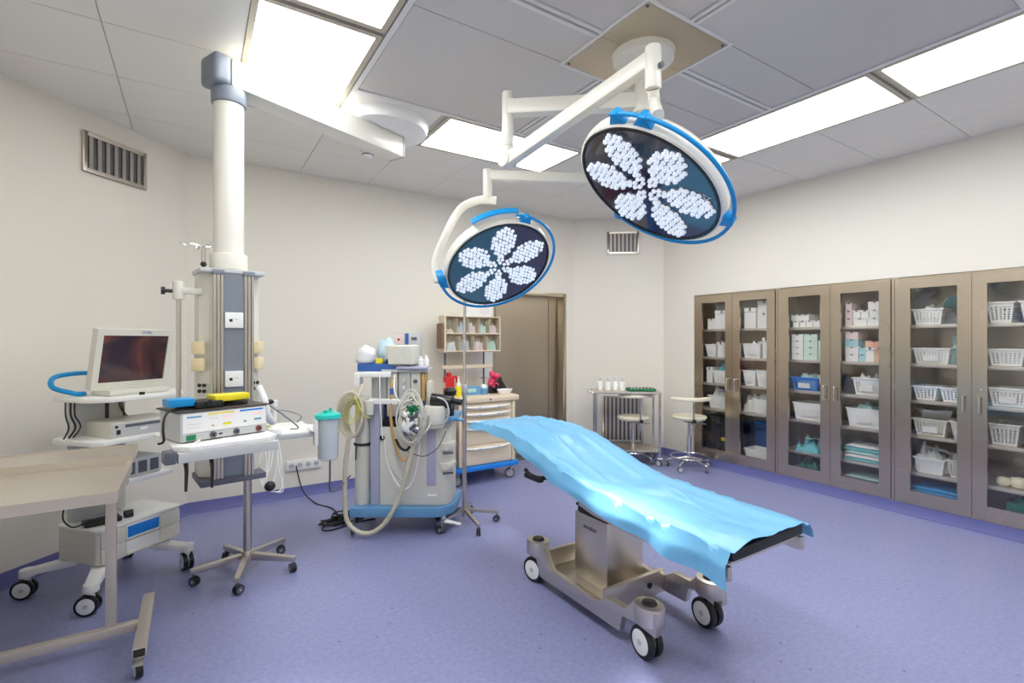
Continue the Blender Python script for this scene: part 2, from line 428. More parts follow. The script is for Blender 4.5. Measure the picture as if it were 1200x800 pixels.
# walls
T = 0.12
def wall(name, a, b, z0=-0.08, z1=CEIL + 0.1):
    ax, ay = a; bx_, by = b; dx, dy = bx_ - ax, by - ay; L_ = math.hypot(dx, dy)
    nx, ny = -dy / L_ * T, dx / L_ * T          # outward for a clockwise outline
    ex, ey = dx / L_ * 0.04, dy / L_ * 0.04
    mb = MB().prism([(ax - 0, ay - 0), (bx_, by), (bx_ + nx + ex, by + ny + ey), (ax + nx - ex, ay + ny - ey)], z0, z1)
    return struct(mb.build(name, 'wall', smooth=False))
wall('wall_left', ROOM[0], ROOM[1]); wall('wall_left_corner', ROOM[1], ROOM[2]); wall('wall_far_corner', ROOM[3], ROOM[4])
wall('wall_right_corner', ROOM[5], ROOM[6]); wall('wall_front', ROOM[6], ROOM[7]); wall('wall_front_corner', ROOM[7], ROOM[0])
DX0, DX1, DH = 2.95, 3.95, 1.99
wb = MB(); Yb = 4.93
wb.bx(-0.1, DX0 - .04, Yb, Yb + T + .1, -0.08, CEIL + .1).bx(DX1 + .04, 4.2, Yb, Yb + T + .1, -0.08, CEIL + .1).bx(DX0 - .04, DX1 + .04, Yb, Yb + T + .1, DH + .04, CEIL + .1)
struct(wb.build('wall_back', 'wall', smooth=False))
CY0, CY1, CZ0, CZ1, CXB = 0.74, 3.76, 0.085, 1.975, 5.43      # niche for the three cabinets
wr = MB()
wr.bx(5.0, CXB + .08, CY1, 4.3, -0.08, CEIL + .1).bx(5.0, CXB + .08, -0.45, CY0, -0.08, CEIL + .1)
wr.bx(5.0, CXB + .08, CY0, CY1, CZ1, CEIL + .1).bx(5.0, CXB + .08, CY0, CY1, -0.08, CZ0).bx(CXB, CXB + .08, CY0, CY1, CZ0, CZ1)
struct(wr.build('wall_right', 'wall', smooth=False))
# coved vinyl baseboards
def cove(name, a, b):
    ax, ay = a; bx_, by = b; dx, dy = bx_ - ax, by - ay; L_ = math.hypot(dx, dy); dx /= L_; dy /= L_
    nx, ny = dy, -dx                              # into the room
    prof = [(0.0, 0.0), (0.045, 0.0), (0.02, 0.008), (0.009, 0.028), (0.006, 0.085), (0.0, 0.088)]
    n = len(prof); v = []
    for (px, py) in (a, b):
        for o, z in prof: v.append((px + nx * (o + 0.001), py + ny * (o + 0.001), z + 0.0005))
    f = [(i, (i + 1) % n, n + (i + 1) % n, n + i) for i in range(n)] + [tuple(range(n)), tuple(range(2 * n - 1, n - 1, -1))]
    return struct(MB().add(v, f).build(name, 'cove'))
cove('baseboard_left', ROOM[0], ROOM[1]); cove('baseboard_left_corner', ROOM[1], ROOM[2]); cove('baseboard_back', ROOM[2], (DX0 - .04, Yb))
cove('baseboard_far_corner', ROOM[3], ROOM[4]); cove('baseboard_right', ROOM[4], ROOM[5])
# steel sliding door
door = struct(MB().bx(DX0 - .04, DX1 + .04, Yb + .13, Yb + .17, 0.0, DH + .04).build('door_1', 'doorsteel', smooth=False))
fr = MB(); e = 0.045
fr.bx(DX1, DX1 + e, Yb - .012, Yb + .13, 0, DH + e).bx(DX0 - e, DX0, Yb - .012, Yb + .13, 0, DH + e).bx(DX0, DX1, Yb - .012, Yb + .13, DH, DH + e)
fr.build('door_frame', 'doorsteel', door, bevel=0.003)
MB().bx(DX1 - .14, DX1 - .135, Yb + .125, Yb + .131, 0.02, DH - .02).build('leaf_seam', 'dgrey', door)

# wall grilles
def grille(name, label, p0, p1, z0, z1, nslat, mats=('steel', 'dgrey', 'steel'), vertical=True):
    (x0, y0), (x1, y1) = p0, p1
    w = math.hypot(x1 - x0, y1 - y0); a = math.atan2(y1 - y0, x1 - x0); h = z1 - z0
    t = thing(name, label, 'air grille', ((x0 + x1) / 2, (y0 + y1) / 2, z0), a)
    e = 0.028
    MB().bx(-w / 2 + e, w / 2 - e, -.006, -.001, e, h - e).build('backing', mats[1], t)
    f = MB(); f.bx(-w / 2, -w / 2 + e, -.02, -.001, 0, h).bx(w / 2 - e, w / 2, -.02, -.001, 0, h).bx(-w / 2 + e, w / 2 - e, -.02, -.001, 0, e).bx(-w / 2 + e, w / 2 - e, -.02, -.001, h - e, h)
    f.build('frame', mats[0], t, bevel=0.002)
    iw = w - 2 * e; sl = None
    for k in range(nslat):
        x = -iw / 2 + iw * (k + .5) / nslat
        if sl is None:
            hw = iw / nslat * 0.28
            sl = MB().add([(-hw, -.016, e), (hw, -.008, e), (hw, -.006, e), (-hw, -.014, e), (-hw, -.016, h - e), (hw, -.008, h - e), (hw, -.006, h - e), (-hw, -.014, h - e)],
                          [(3, 2, 1, 0), (4, 5, 6, 7), (0, 1, 5, 4), (1, 2, 6, 5), (2, 3, 7, 6), (3, 0, 4, 7)]).build('slat', mats[2], t)
            sl.location = (x, 0, 0)
        else: inst(sl, t, (x, 0, 0))
    return t
grille('air_grille', 'steel air grille high on the wall at the upper left', (-0.637, 4.343), (-0.314, 4.666), 2.585, 2.86, 7)
grille('air_grille', 'small steel air grille high between the two surgical lamps', (4.449, 4.661), (4.764, 4.403), 2.545, 2.83, 7)
grille('air_grille', 'large steel air grille low on the wall behind the small table', (4.40, 4.70), (4.80, 4.374), 0.145, 0.74, 9)

# smoke detector, outlets, wall notices, clock
t = thing('smoke_detector', 'round white smoke detector on the ceiling below the pendant flange', 'smoke detector', (1.205, 4.068, CEIL))
MB().lathe([(0.0, -0.012), (0.058, -0.012), (0.06, 0.0)], n=24).build('base', 'white', t)
MB().lathe([(0.0, -0.05), (0.03, -0.048), (0.042, -0.035), (0.046, -0.012)], n=24).build('sensor_head', 'white', t)
MB().lathe([(0.047, -0.03), (0.0475, -0.022)], n=24).build('sensor_slot', 'dgrey', t)
t = thing('wall_outlet', 'white quadruple wall outlet strip near the floor behind the suction jar', 'outlet', (0.86, 4.93, 0.29))
MB().bx(-.15, .15, -.022, 0, -.045, .045).build('plate', 'white', t, bevel=0.006)
for k in range(4):
    r = MB().cyl((-.108 + .072 * k, -.0225, 0), (-.108 + .072 * k, -.026, 0), .024, n=20).build('socket', 'lgrey', t)
    for s in (-1, 1): MB().cyl((-.108 + .072 * k + s * .009, -.026, 0), (-.108 + .072 * k + s * .009, -.0268, 0), .0035, n=8).build('pin_hole', 'black', r)
o = MB().bx(2.57, 2.93, 4.924, 4.929, 1.02, 2.0).build('wall_panel', 'white', bevel=0.002)
tag(o, 'plain white panel on the wall left of the steel door', 'wall panel')
t = thing('wall_notice', 'small white notice with a red mark above the bin rack', 'notice', (2.80, 4.922, 1.83))
MB().bx(-.055, .055, -.003, 0, -.08, .08).build('sheet', 'carton', t)
MB().bx(-.02, .025, -.005, -.003, .015, .05).build('red_mark', 'pink', t)
t = thing('wall_clock', 'round white wall clock half hidden behind the small surgical lamp', 'clock', (3.46, 4.93, 2.18))
MB().cyl((0, 0, 0), (0, -.03, 0), .10, n=32).build('case', 'white', t, bevel=0.004)
MB().cyl((0, -.031, 0), (0, -.033, 0), .088, n=32).build('dial', 'lgrey', t)
MB().beam((0, -.035, 0), (.05, -.035, .02), .006, .003).beam((0, -.036, 0), (-.02, -.036, .07), .005, .003).build('hands', 'black', t)

# ------------------------------------------------------------------ storage cabinets in the right wall
SH = [1.575, 1.252, 0.950, 0.660, 0.350]
XB = 5.40
UN = [(3.752, 2.757, 'leftmost steel glass-door cabinet, beside the stools'), (2.755, 1.761, 'middle steel glass-door cabinet with the blue basket'),
      (1.759, 0.765, 'rightmost steel glass-door cabinet, cut by the picture edge')]
for ui, (ya, yb, lb) in enumerate(UN):
    t = thing('storage_cabinet', lb, 'cabinet', (5.0, (ya + yb) / 2, CZ0 + .001), 0, 'built-in steel cabinets')
    w = (ya - yb) / 2; h = 1.884; z0 = CZ0 + .001
    b = MB(); b.bx(.03, XB - 5, -w + .003, -w + .018, 0, h).bx(.03, XB - 5, w - .018, w - .003, 0, h).bx(.03, XB - 5, -w + .018, w - .018, h - .02, h)
    b.bx(.03, XB - 5, -w + .018, w - .018, 0, .05).bx(XB - 5 - .012, XB - 5, -w + .018, w - .018, .05, h - .02)
    b.build('body', 'innersteel', t, smooth=False)
    for k, z in enumerate(SH):
        if ui == 0 and k == 4: continue
        MB().bx(.045, XB - 5 - .014, -w + .02, w - .02, z - z0 - .028, z - z0).build('shelf', 'shelfsteel', t, bevel=.003)
    # face frame
    f = MB(); f.bx(-.004, .03, -w, -w + .022, 0, h).bx(-.004, .03, w - .022, w, 0, h).bx(-.004, .03, -w + .022, w - .022, h - .014, h).bx(-.004, .03, -w + .022, w - .022, 0, .014)
    f.build('face_frame', 'cabsteel', t, bevel=.002, smooth=False)
    for s in (1, -1):
        y0, y1 = (0.0015, w - .024) if s > 0 else (-w + .024, -0.0015)
        dz0, dz1 = .016, h - .016; gz0, gz1 = .118, h - .095
        gy0, gy1 = y0 + .085, y1 - .085
        if s > 0: gy0, gy1 = y0 + .085, y1 - .088
        d = MB(); d.bx(-.016, .006, y0, gy0, dz0, dz1).bx(-.016, .006, gy1, y1, dz0, dz1).bx(-.016, .006, gy0, gy1, dz0, gz0).bx(-.016, .006, gy0, gy1, gz1, dz1)
        do = d.build('door', 'cabsteel', t, smooth=False)
        MB().bx(-.006, -.002, gy0 + .0005, gy1 - .0005, gz0 + .0005, gz1 - .0005).build('glass_pane', 'pane', do, smooth=False)
        hy = (y0 + .045) if s > 0 else (y1 - .045); hz = .80
        MB().tube([(-.017, hy, hz), (-.05, hy, hz), (-.052, hy, hz + .03), (-.052, hy, hz + .10), (-.05, hy, hz + .13), (-.017, hy, hz + .13)], .006, 8, 4).build('handle', 'chrome', do)
        if s < 0 and ui > 0:
            MB().cyl((-.017, hy - .01, hz + .19), (-.024, hy - .01, hz + .19), .009, n=14).build('key_lock', 'chrome', do)

def basket_mesh(w, d, h, holes=True, k=.02):
    """tapered open basket: x depth d, y width w, z height h; perforated front and sides"""
    mb = MB(); th = .004
    def wallq(a0, a1, b0, b1, nx, nz):       # a: bottom corners, b: top corners
        a0, a1, b0, b1 = map(Vector, (a0, a1, b0, b1))
        nrm = (a1 - a0).cross(b0 - a0).normalized() * th
        def pt(u, v): return (a0.lerp(a1, u)).lerp(b0.lerp(b1, u), v)
        if not holes:
            q = [pt(0, 0), pt(1, 0), pt(1, 1), pt(0, 1)]
            mb.add(q + [p + nrm for p in q], [(0, 1, 2, 3), (7, 6, 5, 4), (0, 4, 5, 1), (1, 5, 6, 2), (2, 6, 7, 3), (3, 7, 4, 0)]); return
        us = [0, .06]; 
        for i in range(nx):
            c0 = .06 + .88 * (i + .22) / nx; c1 = .06 + .88 * (i + .78) / nx; us += [c0, c1]
        us += [.94, 1]; vs_ = [0, .12]
        for i in range(nz): vs_ += [.12 + .66 * (i + .2) / nz, .12 + .66 * (i + .8) / nz]
        vs_ += [.86, 1]
        V = [pt(u, v) for v in vs_ for u in us]; n = len(us); F = []
        for j in range(len(vs_) - 1):
            for i in range(n - 1):
                if 2 <= i < n - 2 and i % 2 == 0 and 2 <= j < len(vs_) - 2 and j % 2 == 0: continue
                F.append((j * n + i, j * n + i + 1, (j + 1) * n + i + 1, (j + 1) * n + i))
        mb.add(V, F)
    B = [(-d / 2 + k, -w / 2 + k, 0.002), (d / 2 - k, -w / 2 + k, 0.002), (d / 2 - k, w / 2 - k, 0.002), (-d / 2 + k, w / 2 - k, 0.002)]
    Tt = [(-d / 2, -w / 2, h), (d / 2, -w / 2, h), (d / 2, w / 2, h), (-d / 2, w / 2, h)]
    for i in range(4):
        j = (i + 1) % 4; L_ = (Vector(B[i]) - Vector(B[j])).length
        wallq(B[i], B[j], Tt[i], Tt[j], max(4, int(L_ / .02)), max(3, int(h / .025)))
    mb.add(B, [(0, 1, 2, 3)])
    e = .008
    mb.bx(-d / 2 - e, -d / 2 + .003, -w / 2 - e, w / 2 + e, h - .010, h).bx(d / 2 - .003, d / 2 + e, -w / 2 - e, w / 2 + e, h - .010, h)
    mb.bx(-d / 2, d / 2, -w / 2 - e, -w / 2 + .003, h - .010, h).bx(-d / 2, d / 2, w / 2 - .003, w / 2 + e, h - .010, h)
    return mb
DN = {1: 'left door of the leftmost cabinet', 2: 'right door of the leftmost cabinet', 3: 'left door of the middle cabinet',
      4: 'right door of the middle cabinet', 5: 'left door of the rightmost cabinet', 6: 'right door of the rightmost cabinet'}
DS = {1: 'far left cabinet door', 2: 'second cabinet door', 3: 'third cabinet door', 4: 'fourth cabinet door', 5: 'fifth cabinet door', 6: 'last cabinet door'}
SN = {0: 'top', 1: 'second', 2: 'third', 3: 'fourth', 4: 'fifth', 5: 'bottom'}
def shelf_z(k): return SH[k] if k < 5 else CZ0 + .052
def basket(door, k, yc, w, h, what, mt='white', holes=False, d=.26, x=5.182):
    h *= 1.13; holes = holes or (door >= 5 and w > .1)
    mb = basket_mesh(w, d, h, holes)
    o = mb.build('storage_basket', mt, smooth=False)
    tag(o, '%s on the %s shelf, %s' % (what, SN[k], DS[door]), 'basket', 'shelf baskets', (x, yc, shelf_z(k) + .0005))
    if not holes or w > .2:
        MB().bx(-d / 2 - .004 + .006, -d / 2 - .0015 + .006, -w * .22, w * .22, h * .35, h * .72).build('label_card', 'carton', o).rotation_euler = (0, -math.atan2(.02, h), 0)
    return o
def carton(door, k, yc, w, h, what, mt='carton', d=.2, x=5.17, z=0, grp=None):
    t = thing('carton', '%s on the %s shelf, %s' % (what, SN[k], DS[door]), 'box', (x, yc, shelf_z(k) + z + .0005), 0, grp or 'shelf cartons')
    MB().bx(-d / 2, d / 2, -w / 2, w / 2, 0, h * .78).build('body', mt, t, bevel=.002, smooth=False)
    MB().bx(-d / 2 - .002, d / 2 + .002, -w / 2 - .002, w / 2 + .002, h * .80, h).build('lid', mt, t, bevel=.002, smooth=False)
    MB().bx(-d / 2 - .003, -d / 2 - .0022, -.010, .010, h * .84, h * .99).build('finger_notch', 'dgrey', t)
    return t
SEED = [1]
ROW = ['lowest', 'second', 'third', 'fourth', 'topmost']
CNT = ['first', 'second', 'third', 'fourth']
def pile(door, k, yc, w, h, what, mt, d=.22, x=5.18, z=0, name='supply_pile', cat='packet', rough=.5, boxy=.35):
    SEED[0] += 1; h *= 1.2 if z == .006 else 1.1
    o = mound(w, d, h, SEED[0], 18, 12, rough=rough, boxy=boxy).build(name, mt, ang=60)
    return tag(o, '%s on the %s shelf, %s' % (what, SN[k], DS[door]), cat, 'shelf supplies', (x, yc, shelf_z(k) + z + .0005))
def pouch(door, k, yc, w, l, what, mt, z, tilt, rz=0, x=5.16):
    SEED[0] += 1; n = 6; V = []; F = []
    for j in range(n + 1):
        for i in range(n + 1):
            u, v = i / n - .5, j / n - .5
            V.append((u * l, v * w, .012 * noise.noise((u * 3 + SEED[0], v * 3, 1)) + .006 * (1 - 4 * u * u)))
    for j in range(n):
        for i in range(n): F.append((j * (n + 1) + i, j * (n + 1) + i + 1, (j + 1) * (n + 1) + i + 1, (j + 1) * (n + 1) + i))
    m0 = len(V); V += [(p[0], p[1], p[2] - .006) for p in V[:m0]]; F += [tuple(reversed([q + m0 for q in f])) for f in F[:]]
    o = MB().add(V, F).build('sterile_pouch', mt, ang=70)
    tag(o, '%s on the %s shelf, %s' % (what, SN[k], DS[door]), 'packet', 'shelf supplies', (x, yc, shelf_z(k) + z))
    o.rotation_euler = (0, tilt, rz); return o
def folded(door, k, yc, w, n, what, mts, d=.24, x=5.18, z=0):
    zz = z
    for q in range(n):
        SEED[0] += 1; h = random.uniform(.016, .028); mt = mts[q % len(mts)]
        mb = MB(); nx, ny = 10, 5; V = []; F = []
        for top in (0, 1):
            for j in range(ny + 1):
                for i in range(nx + 1):
                    u, v = i / nx - .5, j / ny - .5
                    wob = .006 * noise.noise((u * 5 + SEED[0] * 3, v * 4, SEED[0]))
                    edge = 1 - .35 * (abs(u) * 2) ** 6
                    V.append((v * d * random.uniform(.98, 1.0), u * w, (h * edge if top else 0) + (wob + .004)))
        nn = (nx + 1) * (ny + 1)
        for j in range(ny):
            for i in range(nx):
                a = j * (nx + 1) + i; F.append((a, a + 1, a + nx + 2, a + nx + 1)); F.append((nn + a, nn + a + nx + 1, nn + a + nx + 2, nn + a + 1))
        rim = list(range(nx + 1)) + [j * (nx + 1) + nx for j in range(1, ny + 1)] + [ny * (nx + 1) + i for i in range(nx - 1, -1, -1)] + [j * (nx + 1) for j in range(ny - 1, 0, -1)]
        for a, b in zip(rim, rim[1:] + rim[:1]): F.append((a, b, nn + b, nn + a))
        o = mb.add(V, F).build('folded_pack', mt, ang=60)
        tag(o, '%s, %s, on the %s shelf, %s' % (what, ROW[q] if q < n - 1 else 'topmost', SN[k], DS[door]), 'packet', 'folded packs, %s %s' % (SN[k], DS[door]), (x, yc + random.uniform(-.008, .008), shelf_z(k) + zz))
        o.rotation_euler = (0, 0, random.uniform(-.05, .05)); zz += h + .006

# door 1 (y 3.64 .. 3.36)
carton(1, 0, 3.575, .10, .12, 'short white carton'); carton(1, 0, 3.435, .17, .21, 'tall white carton', d=.22)
basket(1, 1, 3.575, .13, .13, 'white bin with a wrapped pack'); pile(1, 1, 3.575, .10, .15, 'white wrapped pack', 'whitecloth', d=.18, x=5.19, z=.006)
carton(1, 1, 3.455, .08, .17, 'tall narrow white carton'); carton(1, 1, 3.365, .09, .15, 'white carton by the door edge')
carton(1, 2, 3.60, .08, .18, 'narrow white carton'); basket(1, 2, 3.455, .18, .13, 'white bin heaped with teal packs')
pile(1, 2, 3.455, .16, .20, 'teal blue wrapped packs', 'tealcloth', d=.20, x=5.20, z=.006, rough=.8)
basket(1, 3, 3.49, .23, .13, 'white tapered basket with white cloth'); pile(1, 3, 3.51, .18, .20, 'heap of white cloth', 'whitecloth', d=.2, x=5.2, z=.006)
t = thing('equipment_case', 'black equipment case with yellow sticker at the bottom, far left cabinet door', 'case', (5.2, 3.50, shelf_z(5) + .001))
MB().bx(-.13, .14, -.17, .17, 0, .44).build('body', 'blackgloss', t, bevel=.02)
MB().bx(-.1315, -.1305, -.165, -.05, .16, .20).build('sticker', 'yellow', t); MB().tube([(-.13, -.05, .36), (-.16, -.05, .37), (-.16, .05, .37), (-.13, .05, .36)], .008, 8, 4).build('handle', 'black', t)
# door 2 (3.17 .. 2.88)
carton(2, 0, 3.10, .13, .22, 'tall white carton'); carton(2, 0, 2.945, .145, .16, 'white carton under another'); carton(2, 0, 2.945, .14, .125, 'white carton atop another', z=.162)
basket(2, 1, 3.075, .20, .14, 'long white bin'); pile(2, 1, 3.075, .16, .15, 'grey white packets in a long bin', 'whitecloth', d=.2, x=5.2, z=.006)
carton(2, 1, 2.92, .08, .22, 'tall white carton by the door edge')
basket(2, 2, 3.10, .14, .15, 'left of two white bins'); basket(2, 2, 2.94, .16, .155, 'right of two white bins')
pile(2, 3, 3.11, .12, .18, 'upright white packs', 'whitecloth', d=.2); basket(2, 3, 2.955, .18, .14, 'white bin with white pouches'); pile(2, 3, 2.955, .15, .18, 'white pouches in a bin', 'whitecloth', d=.2, x=5.2, z=.006)
carton(2, 5, 2.87, .10, .46, 'tall dark red carton', 'brown', d=.1, x=5.33); carton(2, 5, 3.10, .14, .40, 'tall dark blue carton', 'pblue', d=.1, x=5.33)
basket(2, 5, 3.0, .30, .12, 'wide white tray', d=.2, x=5.15); pile(2, 5, 2.96, .18, .11, 'pale teal packs in a white tray', 'paleteal', d=.14, x=5.15, z=.006)
# door 3 (2.65 .. 2.36)
for r, (n, ys) in enumerate(((4, (2.615, 2.55, 2.485, 2.42)), (3, (2.63, 2.575, 2.52)))):
    for q, y in enumerate(ys): carton(3, 0, y, .058, .062, 'small white slipcase box, %s row, %s from left,' % (('lower', 'upper')[r], CNT[q]), z=r * .0635, grp='small slipcase boxes, third cabinet door top shelf')
for r in range(3): carton(3, 0, 2.365, .048, .072, 'narrow pink white box, %s of the right stack,' % ROW[r], 'pinkcarton', z=r * .0735, grp='narrow boxes, third cabinet door top shelf')
for r in range(4):
    for q, (y, w, mt, nm) in enumerate(((2.60, .11, 'carton', 'white box in the left stack'), (2.475, .125, 'greencarton', 'pale green box in the middle stack'), (2.37, .07, 'greencarton', 'narrow green box in the right stack'))):
        if r == 3 and q == 2: continue
        carton(3, 1, y, w, .062, nm + ', %s,' % ROW[r], mt, z=r * .0635, grp='%s, third cabinet door' % nm)
basket(3, 2, 2.525, .25, .115, 'bright blue perforated basket', 'bright', True); pile(3, 2, 2.525, .20, .14, 'teal and grey packs in the blue basket', 'paleteal', d=.2, x=5.2, z=.006)
basket(3, 2, 2.355, .07, .14, 'narrow white bin beside the blue basket')
basket(3, 3, 2.48, .30, .15, 'long plain white bin')
pile(3, 4, 2.50, .30, .11, 'crumpled teal cloth', 'tealcloth', rough=.9); pile(3, 4, 2.385, .07, .13, 'pale blue bag', 'bluebag', rough=.7, x=5.14, d=.12)
pile(3, 5, 2.50, .30, .12, 'dark green cloth', 'darkgreen')
# door 4 (2.17 .. 1.87)
for r, row in enumerate((((2.14, .055, 'pinkcarton'), (2.05, .11, 'carton'), (1.935, .11, 'carton')), ((2.14, .055, 'pinkcarton'), (2.075, .06, 'carton'), (2.01, .06, 'carton'), (1.935, .08, 'carton')), ((2.14, .05, 'pinkcarton'), (1.935, .10, 'carton')))):
    for q, (y, w, mt) in enumerate(row):
        nm = 'pink white box in the left column' if mt == 'pinkcarton' else 'white box'
        carton(4, 0, y, w, .070, nm + (', %s,' % ROW[r] if 'pink' in nm else ', %s row, %s from left,' % (('lower', 'middle', 'upper')[r], CNT[q])), mt, z=r * .0715, grp='%s, fourth cabinet door' % nm)
for r in range(3):
    carton(4, 1, 2.115, .105, .066, 'white and teal drawer box, %s,' % ROW[r], 'tealcarton' if r == 2 else 'carton', z=r * .0675, grp='white and teal drawer boxes, fourth cabinet door')
carton(4, 1, 2.115, .10, .066, 'topmost dusty drawer box', 'pinkcarton', z=.2025)
for r in range(2): carton(4, 1, 2.03, .05, .066, 'narrow teal drawer box, %s,' % ROW[r], 'tealcarton', z=r * .0675, grp='narrow teal drawer boxes, fourth cabinet door')
for y, nm in ((1.97, 'left'), (1.90, 'right')): carton(4, 1, y, .066, .13, 'tall orange-edged carton, %s one' % nm, 'orangecarton' if nm == 'right' else 'carton')
carton(4, 1, 1.94, .135, .055, 'flat red-lidded carton atop the orange ones', 'orangecarton', z=.132)
pile(4, 2, 2.14, .06, .14, 'dark grey bag', 'dgrey', d=.16); basket(4, 2, 1.99, .22, .14, 'white perforated basket of pouches', holes=True); pile(4, 2, 1.99, .18, .17, 'white pouches in the perforated basket', 'whitecloth', d=.2, x=5.2, z=.006, rough=.8)
basket(4, 3, 2.01, .28, .15, 'long white bin piled with papers'); pile(4, 3, 2.03, .24, .19, 'pale papers piled in the long bin', 'paleteal', d=.22, x=5.2, z=.006, rough=.4)
folded(4, 4, 2.02, .30, 5, 'teal and white folded pack', ['tealcloth', 'whitecloth', 'paleteal'])
folded(4, 5, 2.02, .30, 3, 'pale teal folded pack', ['paleteal', 'tealcloth'])
# door 5 (1.64 .. 1.35)
basket(5, 0, 1.555, .20, .115, 'white perforated basket with papers', holes=True); pile(5, 0, 1.555, .16, .14, 'white papers in the basket', 'whitecloth', d=.2, x=5.2, z=.006, rough=.7)
pouch(5, 0, 1.475, .07, .20, 'white pouch standing tilted', 'whitecloth', .17, .5, .9); pouch(5, 0, 1.41, .12, .22, 'teal pouch leaning tilted', 'tealcloth', .175, .45, .5)
pile(5, 0, 1.40, .13, .12, 'dark grey mesh packs', 'dgrey', d=.2, rough=.6)
basket(5, 1, 1.53, .24, .115, 'long white perforated basket', holes=True); pile(5, 1, 1.365, .09, .17, 'pale green pack', 'paleteal', d=.16, boxy=.7)
basket(5, 2, 1.57, .16, .105, 'left of two low white baskets'); basket(5, 2, 1.40, .15, .105, 'right of two low white baskets')
basket(5, 3, 1.54, .22, .125, 'cream basket with tilted pouch', 'offwhite', True); pouch(5, 3, 1.53, .18, .24, 'clear pouch leaning out of the cream basket', 'clearbag', .16, .5, .4); pouch(5, 3, 1.62, .07, .10, 'small white pouch at the left', 'whitecloth', .19, .6, -.3)
basket(5, 3, 1.365, .08, .13, 'narrow cream basket at the right', 'offwhite')
basket(5, 4, 1.545, .20, .115, 'white perforated basket with clear bags', holes=True); pile(5, 4, 1.57, .16, .19, 'clear bags in the perforated basket', 'clearbag', d=.2, x=5.2, z=.006, rough=.7)
basket(5, 4, 1.375, .11, .13, 'cream bin at the right', 'offwhite'); pile(5, 4, 1.385, .09, .16, 'cream packets in the bin', 'offwhite', d=.18, x=5.2, z=.006)
folded(5, 5, 1.50, .32, 4, 'bright blue folded pack', ['bluecloth'])
pouch(5, 4, 1.50, .15, .20, 'clear pouch draped over the perforated basket', 'clearbag', .19, .35, -.5); pouch(5, 1, 1.37, .10, .16, 'pale green pouch beside the long basket', 'paleteal', .17, .9, .2)
pouch(3, 4, 2.44, .20, .22, 'pale teal pouch spread on the cloth', 'paleteal', .12, .15, .3)
pouch(1, 3, 3.44, .14, .2, 'white pouch leaning from the basket', 'whitecloth', .19, .4, .3)
# door 6 (1.16 .. 0.87)
basket(6, 0, 1.12, .15, .14, 'left white basket with holes', holes=True); basket(6, 0, .94, .15, .14, 'right white basket with holes', holes=True)
folded(6, 0, 1.03, .26, 4, 'deep blue folded pack', ['pblue'], d=.10, x=5.325)

basket(6, 1, 1.09, .20, .115, 'white labelled basket'); basket(6, 1, .91, .12, .115, 'white basket by the picture edge')
carton(6, 2, .98, .08, .15, 'green box standing behind', 'green', d=.08, x=5.33); basket(6, 2, 1.08, .21, .125, 'white basket with thick rim'); basket(6, 2, .91, .11, .12, 'white basket at the picture edge')
basket(6, 3, 1.10, .17, .145, 'cream perforated basket', 'offwhite', True); pouch(6, 3, 1.05, .14, .22, 'pale blue pouch leaning on the cream basket', 'bluebag', .165, .3, .6); basket(6, 3, .92, .12, .13, 'cream bin at the picture edge', 'offwhite')
for q, (y, r_, x) in enumerate(((1.12, .042, 5.14), (1.04, .05, 5.15), (.95, .045, 5.13), (1.08, .035, 5.24), (.90, .05, 5.16))):
    o = MB().lathe([(0, 0), (r_ * .75, .002), (r_, r_ * .35), (r_ * 1.02, r_ * .9), (r_ * .8, r_ * 1.4), (r_ * .25, r_ * 1.55), (0, r_ * 1.5)], n=16).build('gauze_roll', 'ivory')
    tag(o, 'cream gauze roll on the fifth shelf, last cabinet door, %s from left' % ['first', 'third', 'fourth', 'second', 'fifth'][q], 'gauze roll', 'gauze rolls, last cabinet door', (x, y, shelf_z(4) + .001))
pile(6, 5, 1.0, .28, .13, 'dark green cloth', 'darkgreen')

